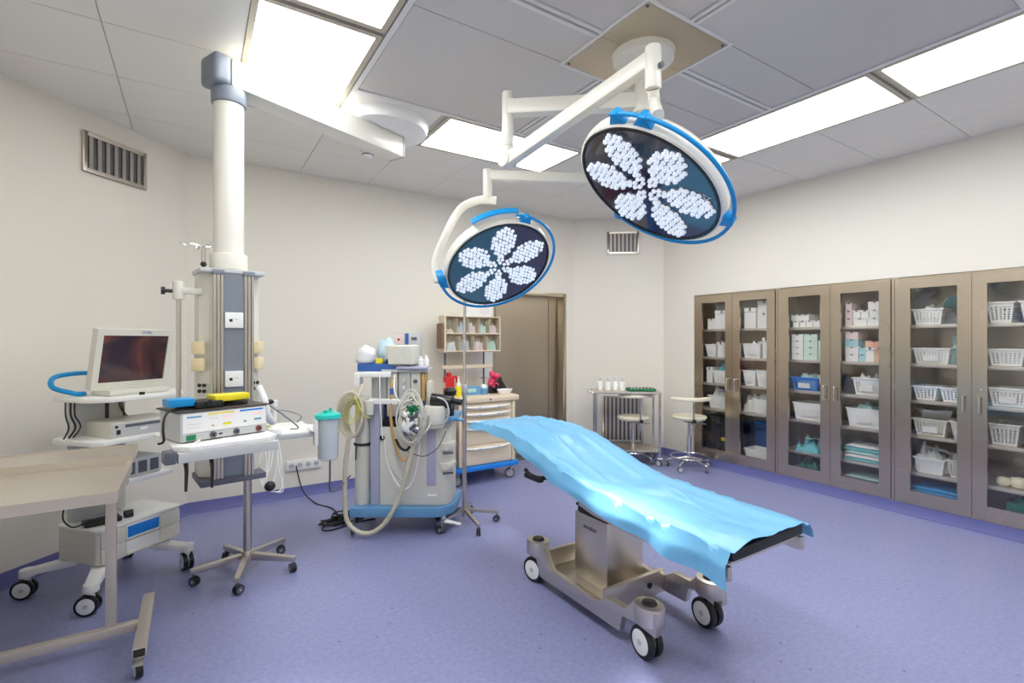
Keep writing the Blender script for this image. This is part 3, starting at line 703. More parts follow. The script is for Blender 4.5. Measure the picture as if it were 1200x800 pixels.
# ------------------------------------------------------------------ surgical lamps
CE = 'cream'
LAMP_W = 170.0
def lamp_head(t, c, n, r, marks, arc, handles):
    """parts of one lamp head under thing t; c world centre of the glass, n the way the light faces"""
    n = Vector(n).normalized(); z = -n
    right = Vector((math.cos(math.radians(32.8)), -math.sin(math.radians(32.8)), 0))
    x = (right - z * right.dot(z)).normalized(); y = z.cross(x)
    mw = Matrix(((x.x, y.x, z.x, c[0]), (x.y, y.y, z.y, c[1]), (x.z, y.z, z.z, c[2]), (0, 0, 0, 1)))
    Tl = Matrix.Translation(-Vector(t.location)) @ mw
    def put(o): o.matrix_local = Tl; return o
    k = r / .33
    sh = put(MB().lathe([(.342 * k, -.004), (.351 * k, .002), (.355 * k, .03), (.350 * k, .065), (.32 * k, .10), (.24 * k, .128), (.12 * k, .142), (0, .146)], n=56, cap=False).build('housing', CE, t))
    put(MB().lathe([(.326 * k, .004), (.328 * k, -.006), (.340 * k, -.007), (.346 * k, .0), (.343 * k, .004)], n=56, cap=False).build('rim', 'blackgloss', t))
    gl = put(MB().lathe([(0, -.002), (.328 * k, -.002), (.328 * k, .002), (0, .002)], n=56).build('front_glass', 'lampglass', t))
    rnd = random.Random(3)
    def beads(pts, rb):
        mb = MB()
        for (px, py) in pts:
            b0 = len(mb.v); mb.ball((px, py, -.002), (rb, rb, rb * 1.1), 7, 3, half=True)
            mb.v[b0:] = [(q[0], q[1], -.002 - (q[2] + .002)) for q in mb.v[b0:]]
        return mb
    for p in range(6):
        a = PI / 6 + p * PI / 3 + .15; cx, cy = .205 * k * math.cos(a), .205 * k * math.sin(a)
        # reflector pan under the lenses
        pan = MB(); m = 28
        V = [(cx, cy, -.0035)]
        for i in range(m):
            q = 2 * PI * i / m; ex, ey = .116 * k * math.cos(q), .086 * k * math.sin(q)
            V.append((cx + ex * math.cos(a) - ey * math.sin(a), cy + ex * math.sin(a) + ey * math.cos(a), -.003))
        pan.add(V, [(0, i + 1, (i + 1) % m + 1) for i in range(m)])
        po = pan.build('led_petal', 'ledback', t); put(po)
        pts = []; s = .0262 * k
        for i in range(-5, 6):
            for j in range(-5, 6):
                ex, ey = (i + (j % 2) * .5) * s, j * s * .87
                if (ex / (.106 * k)) ** 2 + (ey / (.078 * k)) ** 2 > 1: continue
                ex += rnd.uniform(-.003, .003); ey += rnd.uniform(-.003, .003)
                pts.append((cx + ex * math.cos(a) - ey * math.sin(a), cy + ex * math.sin(a) + ey * math.cos(a)))
        bo = beads(pts, .0126 * k).build('led_lenses', 'led', po); bo['kind'] = 'stuff'
    pts = []
    for p in range(6):
        a = PI / 6 + p * PI / 3 + .15
        for q, (rr, da) in enumerate(((.035, .0), (.06, .22), (.062, -.22), (.085, .10), (.088, -.14))): pts.append((rr * k * math.cos(a + da), rr * k * math.sin(a + da)))
    bo = beads(pts, .0122 * k).build('centre_lenses', 'led', gl); bo['kind'] = 'stuff'
    for a in marks:
        cx, cy = .285 * k * math.cos(a), .285 * k * math.sin(a); mm = MB()
        tri = [(cx + .024 * k * math.cos(a + q), cy + .024 * k * math.sin(a + q)) for q in (0, 2.1, 4.2)]
        tin = [(cx + .013 * k * math.cos(a + q), cy + .013 * k * math.sin(a + q)) for q in (0, 2.1, 4.2)]
        V = [(p[0], p[1], -.0032) for p in tri + tin]
        mm.add(V, [(0, 1, 4, 3), (1, 2, 5, 4), (2, 0, 3, 5)]).build('warning_mark', 'lgrey', gl)
    ld = bpy.data.lights.new('lamp_light', 'SPOT'); ld.energy = LAMP_W * (.3 if c[2] > 2 else 1); ld.spot_size = math.radians(22); ld.spot_blend = 1.0; ld.shadow_soft_size = .10; ld.color = (1, .97, .92)
    lo = bpy.data.objects.new('lamp_light', ld); COL.objects.link(lo); lo.parent = t; lo.matrix_local = Tl @ Matrix.Translation((0, 0, -.13))
    R_ = .388 * k
    a0, a1 = arc
    put(MB().ring((0, 0, .02), R_, .0095, a0, a1, 60, 10).build('handle_rail', 'vblue', t))
    for a in handles:
        ca, sa = math.cos(a), math.sin(a); hb = MB()
        e = .045
        P_ = [(ca * .343 * k - sa * e, sa * .343 * k + ca * e), (ca * .343 * k + sa * e, sa * .343 * k - ca * e), (ca * (R_ + .012) + sa * .012, sa * (R_ + .012) - ca * .012), (ca * (R_ + .012) - sa * .012, sa * (R_ + .012) + ca * .012)]
        hb.prism(P_, .004, .045)
        put(hb.build('rail_bracket', 'vblue', t, bevel=.006))
    return mw
CL = (1.708, 1.53, 2.129); NL = (-0.569, 0.164, -0.806)
CS = (1.655, 2.72, 1.922); NS = (-0.031, -0.653, -0.757)
HUB = (2.05, 1.865)
t = thing('lamp_mount', 'round white ceiling flange on a square steel plate holding both surgical lamps', 'lamp mount', (HUB[0], HUB[1], CEIL))
for (x0, x1, y0, y1) in ((-.303, .303, -.303, 0 - .001), (-.303, .303, .001, .303)):
    MB().bx(x0, x1, y0, y1, -.004, .02).build('steel_plate', 'doorsteel', t, smooth=False)
for sx in (-1, 1):
    for sy in (-1, 1): MB().cyl((sx * .285, sy * .285, -.004), (sx * .285, sy * .285, -.008), .008, n=10).build('screw', 'dgrey', t)
MB().lathe([(0, -.055), (.12, -.055), (.160, -.040), (.168, -.0045)], n=48).build('flange', CE, t)
MB().cyl((0, 0, -.055), (0, 0, -.33), .045, n=24).build('spindle', CE, t)
# large lamp: horizontal arm, drop tube, spring arm, yoke, head
t = thing('surgical_lamp', 'large round surgical lamp nearest the viewer, above the operating table head', 'surgical lamp', (HUB[0], HUB[1], 2.66), 0, 'ceiling surgical lamps')
lx = lambda p: (p[0] - HUB[0], p[1] - HUB[1], p[2] - 2.66)
J1 = (1.473, 2.33); JL = (1.62, 1.42)
MB().cyl((0, 0, .015), (0, 0, .145), .056, n=24).build('arm_collar', CE, t, bevel=.006)
MB().beam(lx((2.05, 1.865, 2.742)), lx((J1[0], J1[1], 2.742)), .07, .085).build('horizontal_arm', CE, t, bevel=.012)
MB().cyl(lx(J1 + (2.83,)), lx(J1 + (2.53,)), .032, n=20).cyl(lx(J1 + (2.53,)), lx(J1 + (2.42,)), .029, n=20).build('drop_tube', CE, t, bevel=.004)
MB().beam(lx((J1[0], J1[1], 2.45)), lx((JL[0], JL[1], 2.63)), .060, .075, .055, .072).build('spring_arm', CE, t, bevel=.014)
MB().cyl(lx((J1[0] - .04, J1[1] - .01, 2.45)), lx((J1[0] + .04, J1[1] + .01, 2.45)), .042, n=20).build('elbow_joint', CE, t, bevel=.006)
MB().cyl(lx(JL + (2.68,)), lx(JL + (2.50,)), .034, n=20).build('swivel_tube', CE, t, bevel=.006)
MB().cyl(lx((JL[0] - .0, JL[1] - .035, 2.585)), lx((JL[0] - .0, JL[1] - .05, 2.585)), .012, n=12).build('bolt', 'dgrey', t)
mw = lamp_head(t, CL, NL, .33, (-.62, 2.55), (-2.35, 1.75), (-2.28, -1.95, -.2, 1.75))
rim = mw @ Vector((-.10, -.355, .06))
MB().tube([lx(JL + (2.50,)), lx((JL[0] + .02, JL[1] + .01, 2.46)), lx(((JL[0] + rim.x) / 2 + .02, (JL[1] + rim.y) / 2 + .02, (2.46 + rim.z) / 2 + .02)), lx(tuple(rim))], .024, 14, 6).build('yoke', CE, t)
# small lamp
t = thing('surgical_lamp', 'round surgical lamp farther back, hanging before the steel door', 'surgical lamp', (HUB[0], HUB[1], 2.55), 0, 'ceiling surgical lamps')
lx = lambda p: (p[0] - HUB[0], p[1] - HUB[1], p[2] - 2.55)
J2 = (2.633, 2.348); JS = (1.599, 2.777)
MB().cyl((0, 0, -.01), (0, 0, .115), .052, n=24).build('arm_collar', CE, t, bevel=.006)
MB().beam(lx(HUB + (2.62,)), lx(J2 + (2.62,)), .07, .085).build('horizontal_arm', CE, t, bevel=.012)
MB().cyl(lx(J2 + (2.69,)), lx(J2 + (2.50,)), .032, n=20).build('drop_tube', CE, t, bevel=.004)
MB().beam(lx(J2 + (2.545,)), lx(JS + (2.515,)), .055, .065).build('spring_arm', CE, t, bevel=.014)
MB().cyl(lx(JS + (2.555,)), lx(JS + (2.36,)), .03, n=20).build('swivel_tube', CE, t, bevel=.006)
mw = lamp_head(t, CS, NS, .33, (.55, 2.9), (-.35 - .9, 3.05), (-1.05, 3.0))
rim = mw @ Vector((-.395, .02, .04))
MB().tube([lx((JS[0] + .05, JS[1] - .03, 2.352)), lx((1.56, 2.80, 2.355)), lx((1.45, 2.84, 2.30)), lx((1.36, 2.83, 2.17)), lx((rim.x - .01, rim.y + .02, rim.z + .12)), lx((rim.x - .005, rim.y, rim.z - .02))], .026, 14, 8).build('yoke', CE, t)
o = MB().cyl(lx(tuple(mw @ Vector((-.36, .0, .035)))), lx(tuple(mw @ Vector((-.405, .0, .035)))), .045, n=20).build('pivot_cap', 'vblue', t, bevel=.008)
o = MB()
pts = [(.37 * math.cos(a), .37 * math.sin(a)) for a in [-1.95 + .09 * i for i in range(9)]]
for (a, b) in zip(pts, pts[1:]): o.prism([a, b, (b[0] * 1.10, b[1] * 1.10), (a[0] * 1.10, a[1] * 1.10)], .02, .05)
o = o.build('control_panel', CE, t); o.matrix_local = Matrix.Translation((-HUB[0], -HUB[1], -2.55)) @ mw
q = MB()
for (a, b) in zip(pts, pts[1:]): q.prism([(a[0] * 1.095, a[1] * 1.095), (b[0] * 1.095, b[1] * 1.095), (b[0] * 1.115, b[1] * 1.115), (a[0] * 1.115, a[1] * 1.115)], .015, .055)
q.build('panel_edge', 'vblue', o)

# ------------------------------------------------------------------ ceiling pendant with supply tower
TX, TY = 0.155, 3.015
t = thing('ceiling_pendant', 'white ceiling pendant arm carrying a grey supply tower with sockets and shelf', 'medical pendant', (TX, TY, 0.75))
lp = lambda p: (p[0] - TX, p[1] - TY, p[2] - .75)
FL = (1.15, 3.45)
MB().lathe([(0, -.085), (.235, -.085), (.285, -.07), (.30, -.03), (.30, -.0005)], lp((FL[0], FL[1], CEIL)), n=56).build('ceiling_flange', 'white', t)
d = Vector((FL[0] - TX, FL[1] - TY, 0)).normalized()
pa = Vector((TX, TY, 2.842)) - d * .02; pb = Vector((FL[0], FL[1], 2.842)) + d * .10
MB().beam(lp(pa), lp(pb), .15, .145).build('arm', CE, t, bevel=.012)
MB().beam(lp(pa - d * .09), lp(pa), .158, .155).build('arm_end_cap', 'grey', t, bevel=.03, seg=3)
MB().beam(lp(pb), lp(pb + d * .015), .15, .145).build('arm_tip', 'lgrey', t, bevel=.004)
MB().cyl(lp((TX, TY, 2.77)), lp((TX, TY, 2.69)), .083, n=36).build('upper_collar', 'grey', t, bevel=.01)
MB().cyl(lp((TX, TY, 2.69)), lp((TX, TY, 1.89)), .072, n=36).build('drop_tube', CE, t)
MB().cyl(lp((TX, TY, 1.90)), lp((TX, TY, 1.815)), .088, n=36).build('lower_collar', CE, t, bevel=.006)
TR = math.radians(8)
tw = MB().prism([(-.045, -.115), (.045, -.115), (.045, .115), (-.045, .115)], 0, 1.04).build('tower_core', 'grey', t); tw.rotation_euler = (0, 0, TR)
def rot(o): o.parent = t; o.rotation_euler = (0, 0, TR); return o
for s in (-1, 1):
    rot(MB().prism([(s * .095, -.11), (s * .095, -.06), (s * .14, -.02), (s * .14, .11), (s * .046, .115), (s * .046, -.085)], .0, 1.04).build('side_panel', 'offwhite', t, bevel=.003))
    rl = MB()
    for q in range(3): rl.bx(s * .07 - .022 + q * .0165, s * .07 - .022 + q * .0165 + .011, -.125, -.108, .0, 1.03)
    rl.bx(s * .07 - .024, s * .07 + .024, -.112, -.09, 0, 1.03)
    rot(rl.build('rail_profile', 'alu', t))
    rot(MB().bx(s * .07 - .027, s * .07 + .027, -.13, -.085, 1.03, 1.055).build('rail_cap', 'grey', t, bevel=.004))
    for k, z in enumerate((.66, .575)):
        so = MB().bx(-.03, .03, -.02, .006, -.032, .032).build('socket', 'socket', t, bevel=.005); so.location = (s * .135 * math.cos(TR), s * .135 * math.sin(TR) - .055, z); so.rotation_euler = (0, 0, TR + s * math.radians(50))
    for q in range(4):
        dz = (q // 2) * .03; so = MB().cyl((0, 0, 0), (0, -.006, 0), .0095, n=12).build('gas_port', 'black', t)
        so.location = (s * (.112 + (q % 2) * .020) * math.cos(TR), -.062 + (q % 2) * .018 + s * .016, .44 + dz); so.rotation_euler = (0, 0, TR + s * math.radians(42))
for z in (.80, .50):
    p = rot(MB().bx(-.042, .042, -.128, -.112, z - .04, z + .04).build('cover_plate', 'white', t, bevel=.004))
    MB().bx(-.022, -.008, -.1295, -.128, z - .008, z + .006).build('jack', 'black', p); MB().bx(.004, .018, -.1288, -.128, z + .004, z + .008).build('print', 'lgrey', p)
rot(MB().prism([(-.15, -.12), (.15, -.12), (.15, .12), (-.15, .12)], 1.04, 1.06).build('top_plate', 'lgrey', t, bevel=.004))
rot(MB().prism([(-.15, -.135), (.15, -.135), (.15, .12), (-.15, .12)], -.03, .0).build('bottom_plate', 'dgrey', t, bevel=.006))
# clamped pole at the left, small hook pole on top
MB().cyl(lp((-.065, 2.95, 1.72)), lp((-.065, 2.95, 1.14)), .011, n=14).build('side_pole', 'steel', t)
MB().beam(lp((-.065, 2.95, 1.695)), lp((.03, 2.98, 1.695)), .05, .03).cyl(lp((-.065, 2.95, 1.74)), lp((-.065, 2.95, 1.65)), .026, n=18).build('pole_clamp', 'offwhite', t, bevel=.004)
MB().cyl(lp((-.09, 2.945, 1.69)), lp((-.125, 2.94, 1.69)), .009, n=10).cyl(lp((-.12, 2.94, 1.69)), lp((-.135, 2.938, 1.69)), .019, n=12).build('clamp_knob', 'black', t)
MB().cyl(lp((.04, 2.99, 1.80)), lp((.04, 2.99, 1.93)), .010, n=12).build('hook_pole', 'steel', t)
hk = MB()
for q in range(4):
    a = q * PI / 2 + .3; c_, s_ = math.cos(a), math.sin(a)
    hk.tube([lp((.04, 2.99, 1.925)), lp((.04 + c_ * .05, 2.99 + s_ * .05, 1.935)), lp((.04 + c_ * .085, 2.99 + s_ * .085, 1.925)), lp((.04 + c_ * .105, 2.99 + s_ * .105, 1.94))], .0035, 6, 4)
hk.build('hooks', 'chrome', t); MB().ball(lp((.04, 2.965, 1.835)), .014).build('hook_knob', 'black', t)
# shelf in front of the tower
SR = math.radians(12); SZ = 1.02

c_, s_ = math.cos(SR), math.sin(SR)
def sh_put(o): o.location = lp((.085, 2.62, SZ)); o.rotation_euler = (0, 0, SR); return o
def outline(w, d, k=.05): return [(-w + k, -d), (w - k, -d), (w, -d + k), (w, d), (-w, d), (-w, -d + k)]
sp_ = sh_put(MB().prism(outline(.20, .23), -.022, 0).build('shelf', 'white', t, bevel=.006))
MB().bx(-.19, .19, -.235, -.20, -.062, -.022).build('shelf_rail', 'lgrey', sp_, bevel=.004)
MB().bx(-.235, -.195, -.235, -.16, -.062, -.012).build('rail_end_cap', 'dgrey', sp_, bevel=.008)
sh_put(MB().beam((0, .0, -.04), (.02, .25, -.04), .12, .04).build('shelf_bracket', 'lgrey', t, bevel=.004))
# tube behind the tower right side, tied gas hose
MB().tube([lp((.29, 2.96, 1.20)), lp((.315, 2.93, 1.13)), lp((.33, 2.93, 1.05)), lp((.36, 2.97, 1.00))], .018, 10).build('gas_hose_end', 'white', t)
MB().tube([lp((.30, 2.95, 1.16)), lp((.34, 2.93, 1.10)), lp((.42, 3.0, 1.03)), lp((.52, 3.15, .93)), lp((.50, 3.3, .90))], .004, 6).build('thin_line', 'grey', t)
MB().ball(lp((.345, 2.95, 1.115)), (.02, .02, .014)).build('black_valve', 'black', t)

# ------------------------------------------------------------------ operating table
def caster(parent, x, y, r, w, a, zt, twin=True, wheel='white', tread='black', fork='lgrey', name='caster'):
    """one swivel caster: fork mesh > wheel, tread; axle direction given by angle a; zt top of the stem"""
    ca, sa = math.cos(a), math.sin(a)
    f = MB()
    f.cyl((x, y, r * 1.2), (x, y, zt), r * .28, n=12)
    ox, oy = -sa * r * .25, ca * r * .25
    f.beam((x, y, r * 1.9 if r * 1.9 < zt else zt - .004), (x + ox, y + oy, r * 1.05), r * .55, r * .5)
    fo = f.build(name, fork, parent, bevel=r * .06)
    for s in ((-1, 1) if twin else (0,)):
        c = Vector((x + ox + ca * s * w * .62, y + oy + sa * s * w * .62, r)); ax = Vector((ca, sa, 0)) * w * .45
        MB().cyl(c - ax, c + ax, r, n=26).build('tread', tread, fo, bevel=r * .12)
        MB().cyl(c - ax * 1.12, c + ax * 1.12, r * .76, n=24).build('wheel', wheel, fo, bevel=r * .05)
        MB().cyl(c - ax * 1.25, c + ax * 1.25, r * .2, n=12).build('hub', 'lgrey', fo)
    return fo

OX, OY = 1.965, 1.98
t = thing('operating_table', 'steel operating table on four casters under a blue drape', 'operating table', (OX, OY, 0))
def q(x): return x - OX
# base: two side rails with raised ends, tray and cross wall
for s in (-1, 1):
    xo, xi = (s * .262, s * .222)
    pr = [(-.50, .135), (-.50, .235), (-.46, .248), (-.37, .248), (-.31, .185), (-.20, .185), (-.12, .135), (.26, .135), (.33, .235), (.37, .248), (.46, .248), (.50, .235), (.50, .15), (.40, .15), (.36, .06), (-.28, .06), (-.30, .14), (-.38, .15)]
    MB().prism(pr, min(xo, xi), max(xo, xi), 'x').build('base_rail', 'tsteel', t, bevel=.006)
    for y in (-.43, .43):
        pd = MB(); m = 16
        cx = s * .222
        pts = [(cx + .062 * math.cos(2 * PI * i / m), y + .075 * math.sin(2 * PI * i / m)) for i in range(m)]
        pd.prism(pts, .165, .25).build('corner_pad', 'tsteel', t, bevel=.012)
        MB().lathe([(0, .012), (.03, .010), (.036, .0), (.036, -.002)], (cx, y, .250), n=20).build('pad_cap', 'blackgloss', t)
        caster(t, cx, y, .073, .036, math.radians(-8 if y < 0 else 12), .165, True, 'white', 'black', 'lgrey')
MB().bx(-.222, .222, -.12, .40, .075, .10).build('base_tray', 'tsteel', t, bevel=.004)
MB().bx(-.222, .222, -.145, -.12, .06, .185).build('cross_wall', 'tsteel', t, bevel=.004)
MB().cyl((.10, -.146, .125), (.10, -.150, .125), .016, n=16).build('cross_wall_hole', 'black', t)
MB().bx(-.222, .222, .36, .385, .10, .20).build('rear_wall', 'tsteel', t, bevel=.004)
MB().bx(-.12, .155, -.05, .215, .10, .47).build('column', 'tsteel', t, bevel=.008)
MB().bx(-.108, .143, -.038, .203, .47, .50).bx(-.116, .151, -.046, .211, .50, .515).bx(-.105, .14, -.035, .20, .515, .56).build('bellows', 'black', t, bevel=.004)
text_part('column_lettering', 'novalux', .034, 'blackgloss', t, (-.1208, .085, .405), (PI / 2, 0, -PI / 2))
# table top sections: profile of the lying surface along y (world) -> height
PROF = [(1.10, .650), (1.50, .662), (1.88, .680), (2.05, .715), (2.25, .770), (2.45, .828), (2.65, .860), (2.90, .872), (3.10, .862)]
def hz(y):
    for (a, za), (b, zb) in zip(PROF, PROF[1:]):
        if y <= b: return za + (zb - za) * max(0, (y - a)) / (b - a)
    return PROF[-1][1]
def slab(name, y0, y1, x0, x1, lo, hi, m, k=0.0, bevel=.008):
    mb = MB(); n = max(1, int((y1 - y0) / .1)); ys = [y0 + (y1 - y0) * i / n for i in range(n + 1)]
    poly = [(y - OY, hz(y) + lo) for y in ys] + [(y - OY, hz(y) + hi) for y in reversed(ys)]
    return mb.prism(poly, x0, x1, 'x').build(name, m, t, bevel=bevel)
slab('seat_plate', 1.36, 1.98, -.24, .24, -.065, -.045, 'tsteel'); slab('leg_plate', 1.13, 1.35, -.24, .24, -.065, -.045, 'tsteel'); slab('back_plate', 2.0, 2.62, -.24, .24, -.065, -.045, 'tsteel'); slab('head_plate', 2.64, 3.04, -.14, .12, -.065, -.045, 'tsteel')
for a, b in ((1.115, 1.225 + .13), (1.365, 1.985), (1.995, 2.62)): slab('mattress_section', a, b, -.255, .255, -.044, 0, 'black')
slab('head_pad', 2.63, 3.06, -.20, .10, -.044, 0, 'black')
for s in (-1, 1):
    slab('side_rail', 1.12, 1.98, s * .262 - .014, s * .262 + .014, -.115, -.06, 'tsteel', bevel=.003)
    slab('side_rail', 2.02, 2.60, s * .262 - .014, s * .262 + .014, -.10, -.065, 'tsteel', bevel=.003)
MB().bx(-.10, .13, -.10, .24, .555, .605).build('top_carrier', 'dgrey', t, bevel=.01)
MB().tube([(-.10, .30, .66), (-.22, .34, .64), (-.27, .42, .635), (-.27, .50, .66)], .012, 10).build('release_lever', 'blackgloss', t)
MB().bx(-.285, -.245, .34, .50, .615, .645).build('lever_grip', 'black', t, bevel=.012)
# drape
def drape():
    nx, ny = 56, 96; V = []; F = []
    for j in range(ny + 1):
        v = j / ny; y = 1.105 + v * (3.13 - 1.105)
        hw_l, hw_r = .268, .268
        if y > 2.62:                      # cloth narrows over the head end
            k = (y - 2.62) / .51; hw_r = .268 - .12 * k * k; hw_l = .268 + .015 * k
        ol = .140 - .055 * min(1, max(0, (y - 1.15) / .5)) - .045 * min(1, max(0, (y - 2.3) / .6)) + .006 * math.sin(y * 9) + .004 * math.sin(y * 23 + 1)
        orr = .085 + .02 * math.sin(y * 7 + 2) - .03 * min(1, max(0, (y - 2.5) / .5))
        for i in range(nx + 1):
            w = -hw_l - ol + (hw_l + ol + hw_r + orr) * i / nx
            z = hz(y) + .006
            wr = .012 * noise.noise((w * 5 + 3, y * 3.1, 0)) + .006 * noise.noise((w * 13, y * 9, 2)) + .0025 * noise.noise((w * 40, y * 22, 5))
            wr += .011 * max(0, noise.noise((w * 3.2 + y * 1.6 + 9, y * 2.2 - w * 2, 4)) - .12) * 3 + .005 * abs(noise.noise((w * 7 - y * 2, y * 5, 8)))
            # long fold ridge across the back section and a second running to the left
            d1 = (w - (.05 + .10 * math.sin((y - 1.6) * 1.6))); wr += .014 * math.exp(-(d1 / .016) ** 2) * (1 if y > 1.5 else max(0, (y - 1.2) / .3))
            d2 = (w + .10 - .12 * (y - 2.2)); wr += .012 * math.exp(-(d2 / .018) ** 2) * math.exp(-((y - 2.3) / .45) ** 2)
            if w < -hw_l:
                s_ = -hw_l - w; x = -hw_l - .012 - .028 * min(1, s_ / .05) - .03 * s_ + .018 * noise.noise((y * 6.5, s_ * 5, 7)) * min(1, s_ / .04) + .010 * math.sin(y * 17) * min(1, s_ / .08)
                z -= s_ * .97 - .012 * max(0, 1 - s_ / .03)
                z += wr * .3
                if y > 2.7: z += .0
            elif w > hw_r:
                s_ = w - hw_r; x = hw_r + .012 + .03 * min(1, s_ / .05) + .02 * noise.noise((y * 5, s_ * 5, 9)) * min(1, s_ / .05) + .15 * s_ * max(0, 1 - (y - 1.1) / .12 if y < 1.22 else 0)
                z -= s_ * .95; z += wr * .3
            else:
                x = w; e = min(1, (w + hw_l) / .05, (hw_r - w) / .05)
                z += max(0, wr) * e + .004 * e
                rnd_ = .010 * max(0, 1 - e) ** 2; z -= rnd_
            if v > .97: z -= (v - .97) / .03 * .018
            V.append((x, y - OY + .012 * noise.noise((w * 6, 0, 3)) * (1 if v < .02 or v > .98 else 0), z))
    n = nx + 1
    for j in range(ny):
        for i in range(nx): F.append((j * n + i, j * n + i + 1, (j + 1) * n + i + 1, (j + 1) * n + i))
    m0 = len(V); V += [(p[0], p[1], p[2] - .0025) for p in V[:m0]]; F += [tuple(reversed([a + m0 for a in f])) for f in F[:]]
    rim = [i for i in range(n)] + [j * n + nx for j in range(1, ny + 1)] + [ny * n + i for i in range(nx - 1, -1, -1)] + [j * n for j in range(ny - 1, 0, -1)]
    for a, b in zip(rim, rim[1:] + rim[:1]): F.append((b, a, m0 + a, m0 + b))
    return MB().add(V, F)
o = drape().build('table_drape', 'drape', ang=75)
tag(o, 'light blue plastic drape spread over the operating table', 'drape', loc=(OX, OY, 0))

# ------------------------------------------------------------------ front instrument table (left edge)
t = thing('instrument_table', 'long steel instrument table with raised rear shelf at the left picture edge', 'table', (-.62, 2.93, 0))
x0, x1 = -.37, .36          # local x; right end at world -0.26
def lip_tray(name, y0, y1, z, hgt, parent):
    mb = MB(); mb.bx(x0 + .02, x1 - .022, y0 + .012, y1 - .012, z - .012, z)
    mb.bx(x0, x1, y0, y0 + .012, z - .035, z + hgt).bx(x0, x1, y1 - .012, y1, z - .03, z + hgt).bx(x1 - .022, x1, y0 + .012, y1 - .012, z - .035, z + hgt).bx(x0, x0 + .02, y0 + .012, y1 - .012, z - .03, z + hgt)
    return mb.build(name, 'satin', parent, smooth=False)
lip_tray('table_top', -.40, .17, .83, .010, t)
lip_tray('rear_shelf', .172, .50, .866, .008, t)
MB().beam((x1 - .012, .17, .83), (x1 - .012, .20, .86), .02, .02).beam((x0 + .012, .17, .83), (x0 + .012, .20, .86), .02, .02).build('shelf_riser', 'satin', t)
MB().bx(x1 - .085, x1 - .045, -.005, .035, .095, .80).build('leg_post', 'satin', t, bevel=.004)
MB().bx(x0 + .04, x0 + .08, -.005, .035, .095, .80).build('leg_post', 'satin', t, bevel=.004)
MB().bx(x0 - .02, x1 + .04, -.01, .03, .075, .115).build('base_bar', 'satin', t, bevel=.004)
MB().bx(x0, x1, -.01, .03, .77, .80).build('top_bearer', 'satin', t, bevel=.004)
for xx in (x1 + .06, x0 - .04):
    f = MB().bx(xx - .025, xx + .025, -.26, .30, .075, .115).build('foot_bar', 'satin', t, bevel=.004)
    for y in (-.285, .27):
        caster(t, xx, y, .037, .03, .25, .08, False, 'lgrey', 'black', 'chrome')
    MB().bx(xx - .021, xx + .021, -.2605, -.259, .079, .111).build('bar_end_cap', 'black', f)
    MB().prism([(-.30, .082), (-.24, .082), (-.24, .088), (-.34, .092), (-.35, .085)], xx - .02, xx + .02, 'x').build('brake_pedal', 'chrome', f)

# ------------------------------------------------------------------ endoscopy cart
EX, EY, ER = -.37, 3.82, math.radians(39)
t = thing('endoscopy_cart', 'white wheeled endoscopy cart with blue-striped drawer base and two shelves', 'medical cart', (EX, EY, 0), ER)
def hexo(w, d, k): return [(-w + k, -d), (w - k, -d), (w, -d + k), (w, d - k), (w - k, d), (-w + k, d), (-w, d - k), (-w, -d + k)]
MB().prism(hexo(.24, .175, .02), .19, .375).build('base_body', 'offwhite', t, bevel=.010)
MB().prism(hexo(.245, .18, .02), .375, .39).build('base_top', 'white', t, bevel=.005)
for r in range(2):
    z0, z1 = (.20, .282) if r == 0 else (.288, .37)
    for c in range(3):
        xa, xb = ((-.228, -.10), (-.097, .097), (.10, .228))[c]
        dr = MB().bx(xa, xb, -.184, -.172, z0, z1).build('drawer_front', 'offwhite' if c != 1 else 'white', t, bevel=.004)
        if c == 1 and r == 1: MB().bx(xa + .006, xb - .006, -.187, -.184, z0 + .012, z1 - .006).build('blue_panel', 'bright', dr, bevel=.002)
        if c == 1: MB().bx(xa + .004, xb - .004, -.194, -.184, z0 + .002, z0 + .012).build('drawer_lip', 'offwhite', dr, bevel=.003)
for (cx, cy) in ((-.335, -.275), (-.335, .25), (.20, -.285), (.20, .25)):
    sx = -.17 if cx < 0 else .12; sy = -.10 if cy < 0 else .10
    MB().beam((sx, sy, .17), (cx, cy, .145), .085, .045, .065, .035).build('leg', 'white', t, bevel=.012)
    MB().cyl((cx, cy, .12), (cx, cy, .165), .036, n=20).build('leg_end', 'white', t, bevel=.008)
    caster(t, cx, cy, .055, .026, .6 if cx < 0 else -.4, .13, True, 'white', 'blackgloss', 'white')
MB().bx(-.20, -.03, .10, .155, .39, 1.10).build('column', 'lgrey', t, bevel=.006)
MB().bx(-.03, -.005, .105, .15, .39, 1.10).build('cable_channel', 'black', t, bevel=.003)
MB().bx(.0, .10, .12, .15, .39, 1.10).build('rear_panel', 'offwhite', t, bevel=.003)
MB().prism(hexo(.27, .20, .04), .855, .885).build('middle_shelf', 'white', t, bevel=.008)
MB().prism([(-.24, .2), (-.27, .10), (-.26, -.10), (-.20, -.19), (-.06, -.225), (.12, -.21), (.27, -.16), (.33, -.05), (.33, .2)], 1.095, 1.125).build('top_shelf', 'white', t, bevel=.01)
MB().bx(-.22, .20, -.16, .10, .60, .63).build('lower_shelf', 'white', t, bevel=.006)
MB().bx(-.10, .14, -.14, .06, .632, .74).build('power_unit', 'lgrey', t, bevel=.008)
for k in range(3): MB().bx(-.07 + .07 * k, -.02 + .07 * k, -.143, -.14, .65, .72).build('vent_slot', 'dgrey', t)
for k, (dx, r_) in enumerate(((0, .004), (.025, .005), (.045, .004))):
    MB().tube([(-.26 + dx, .06, 1.10), (-.265 + dx, .05, 1.02), (-.25 + dx * 1.3, .05, .95), (-.27 + dx, .06, .89)], r_, 6).build('hanging_cable', 'black', t)
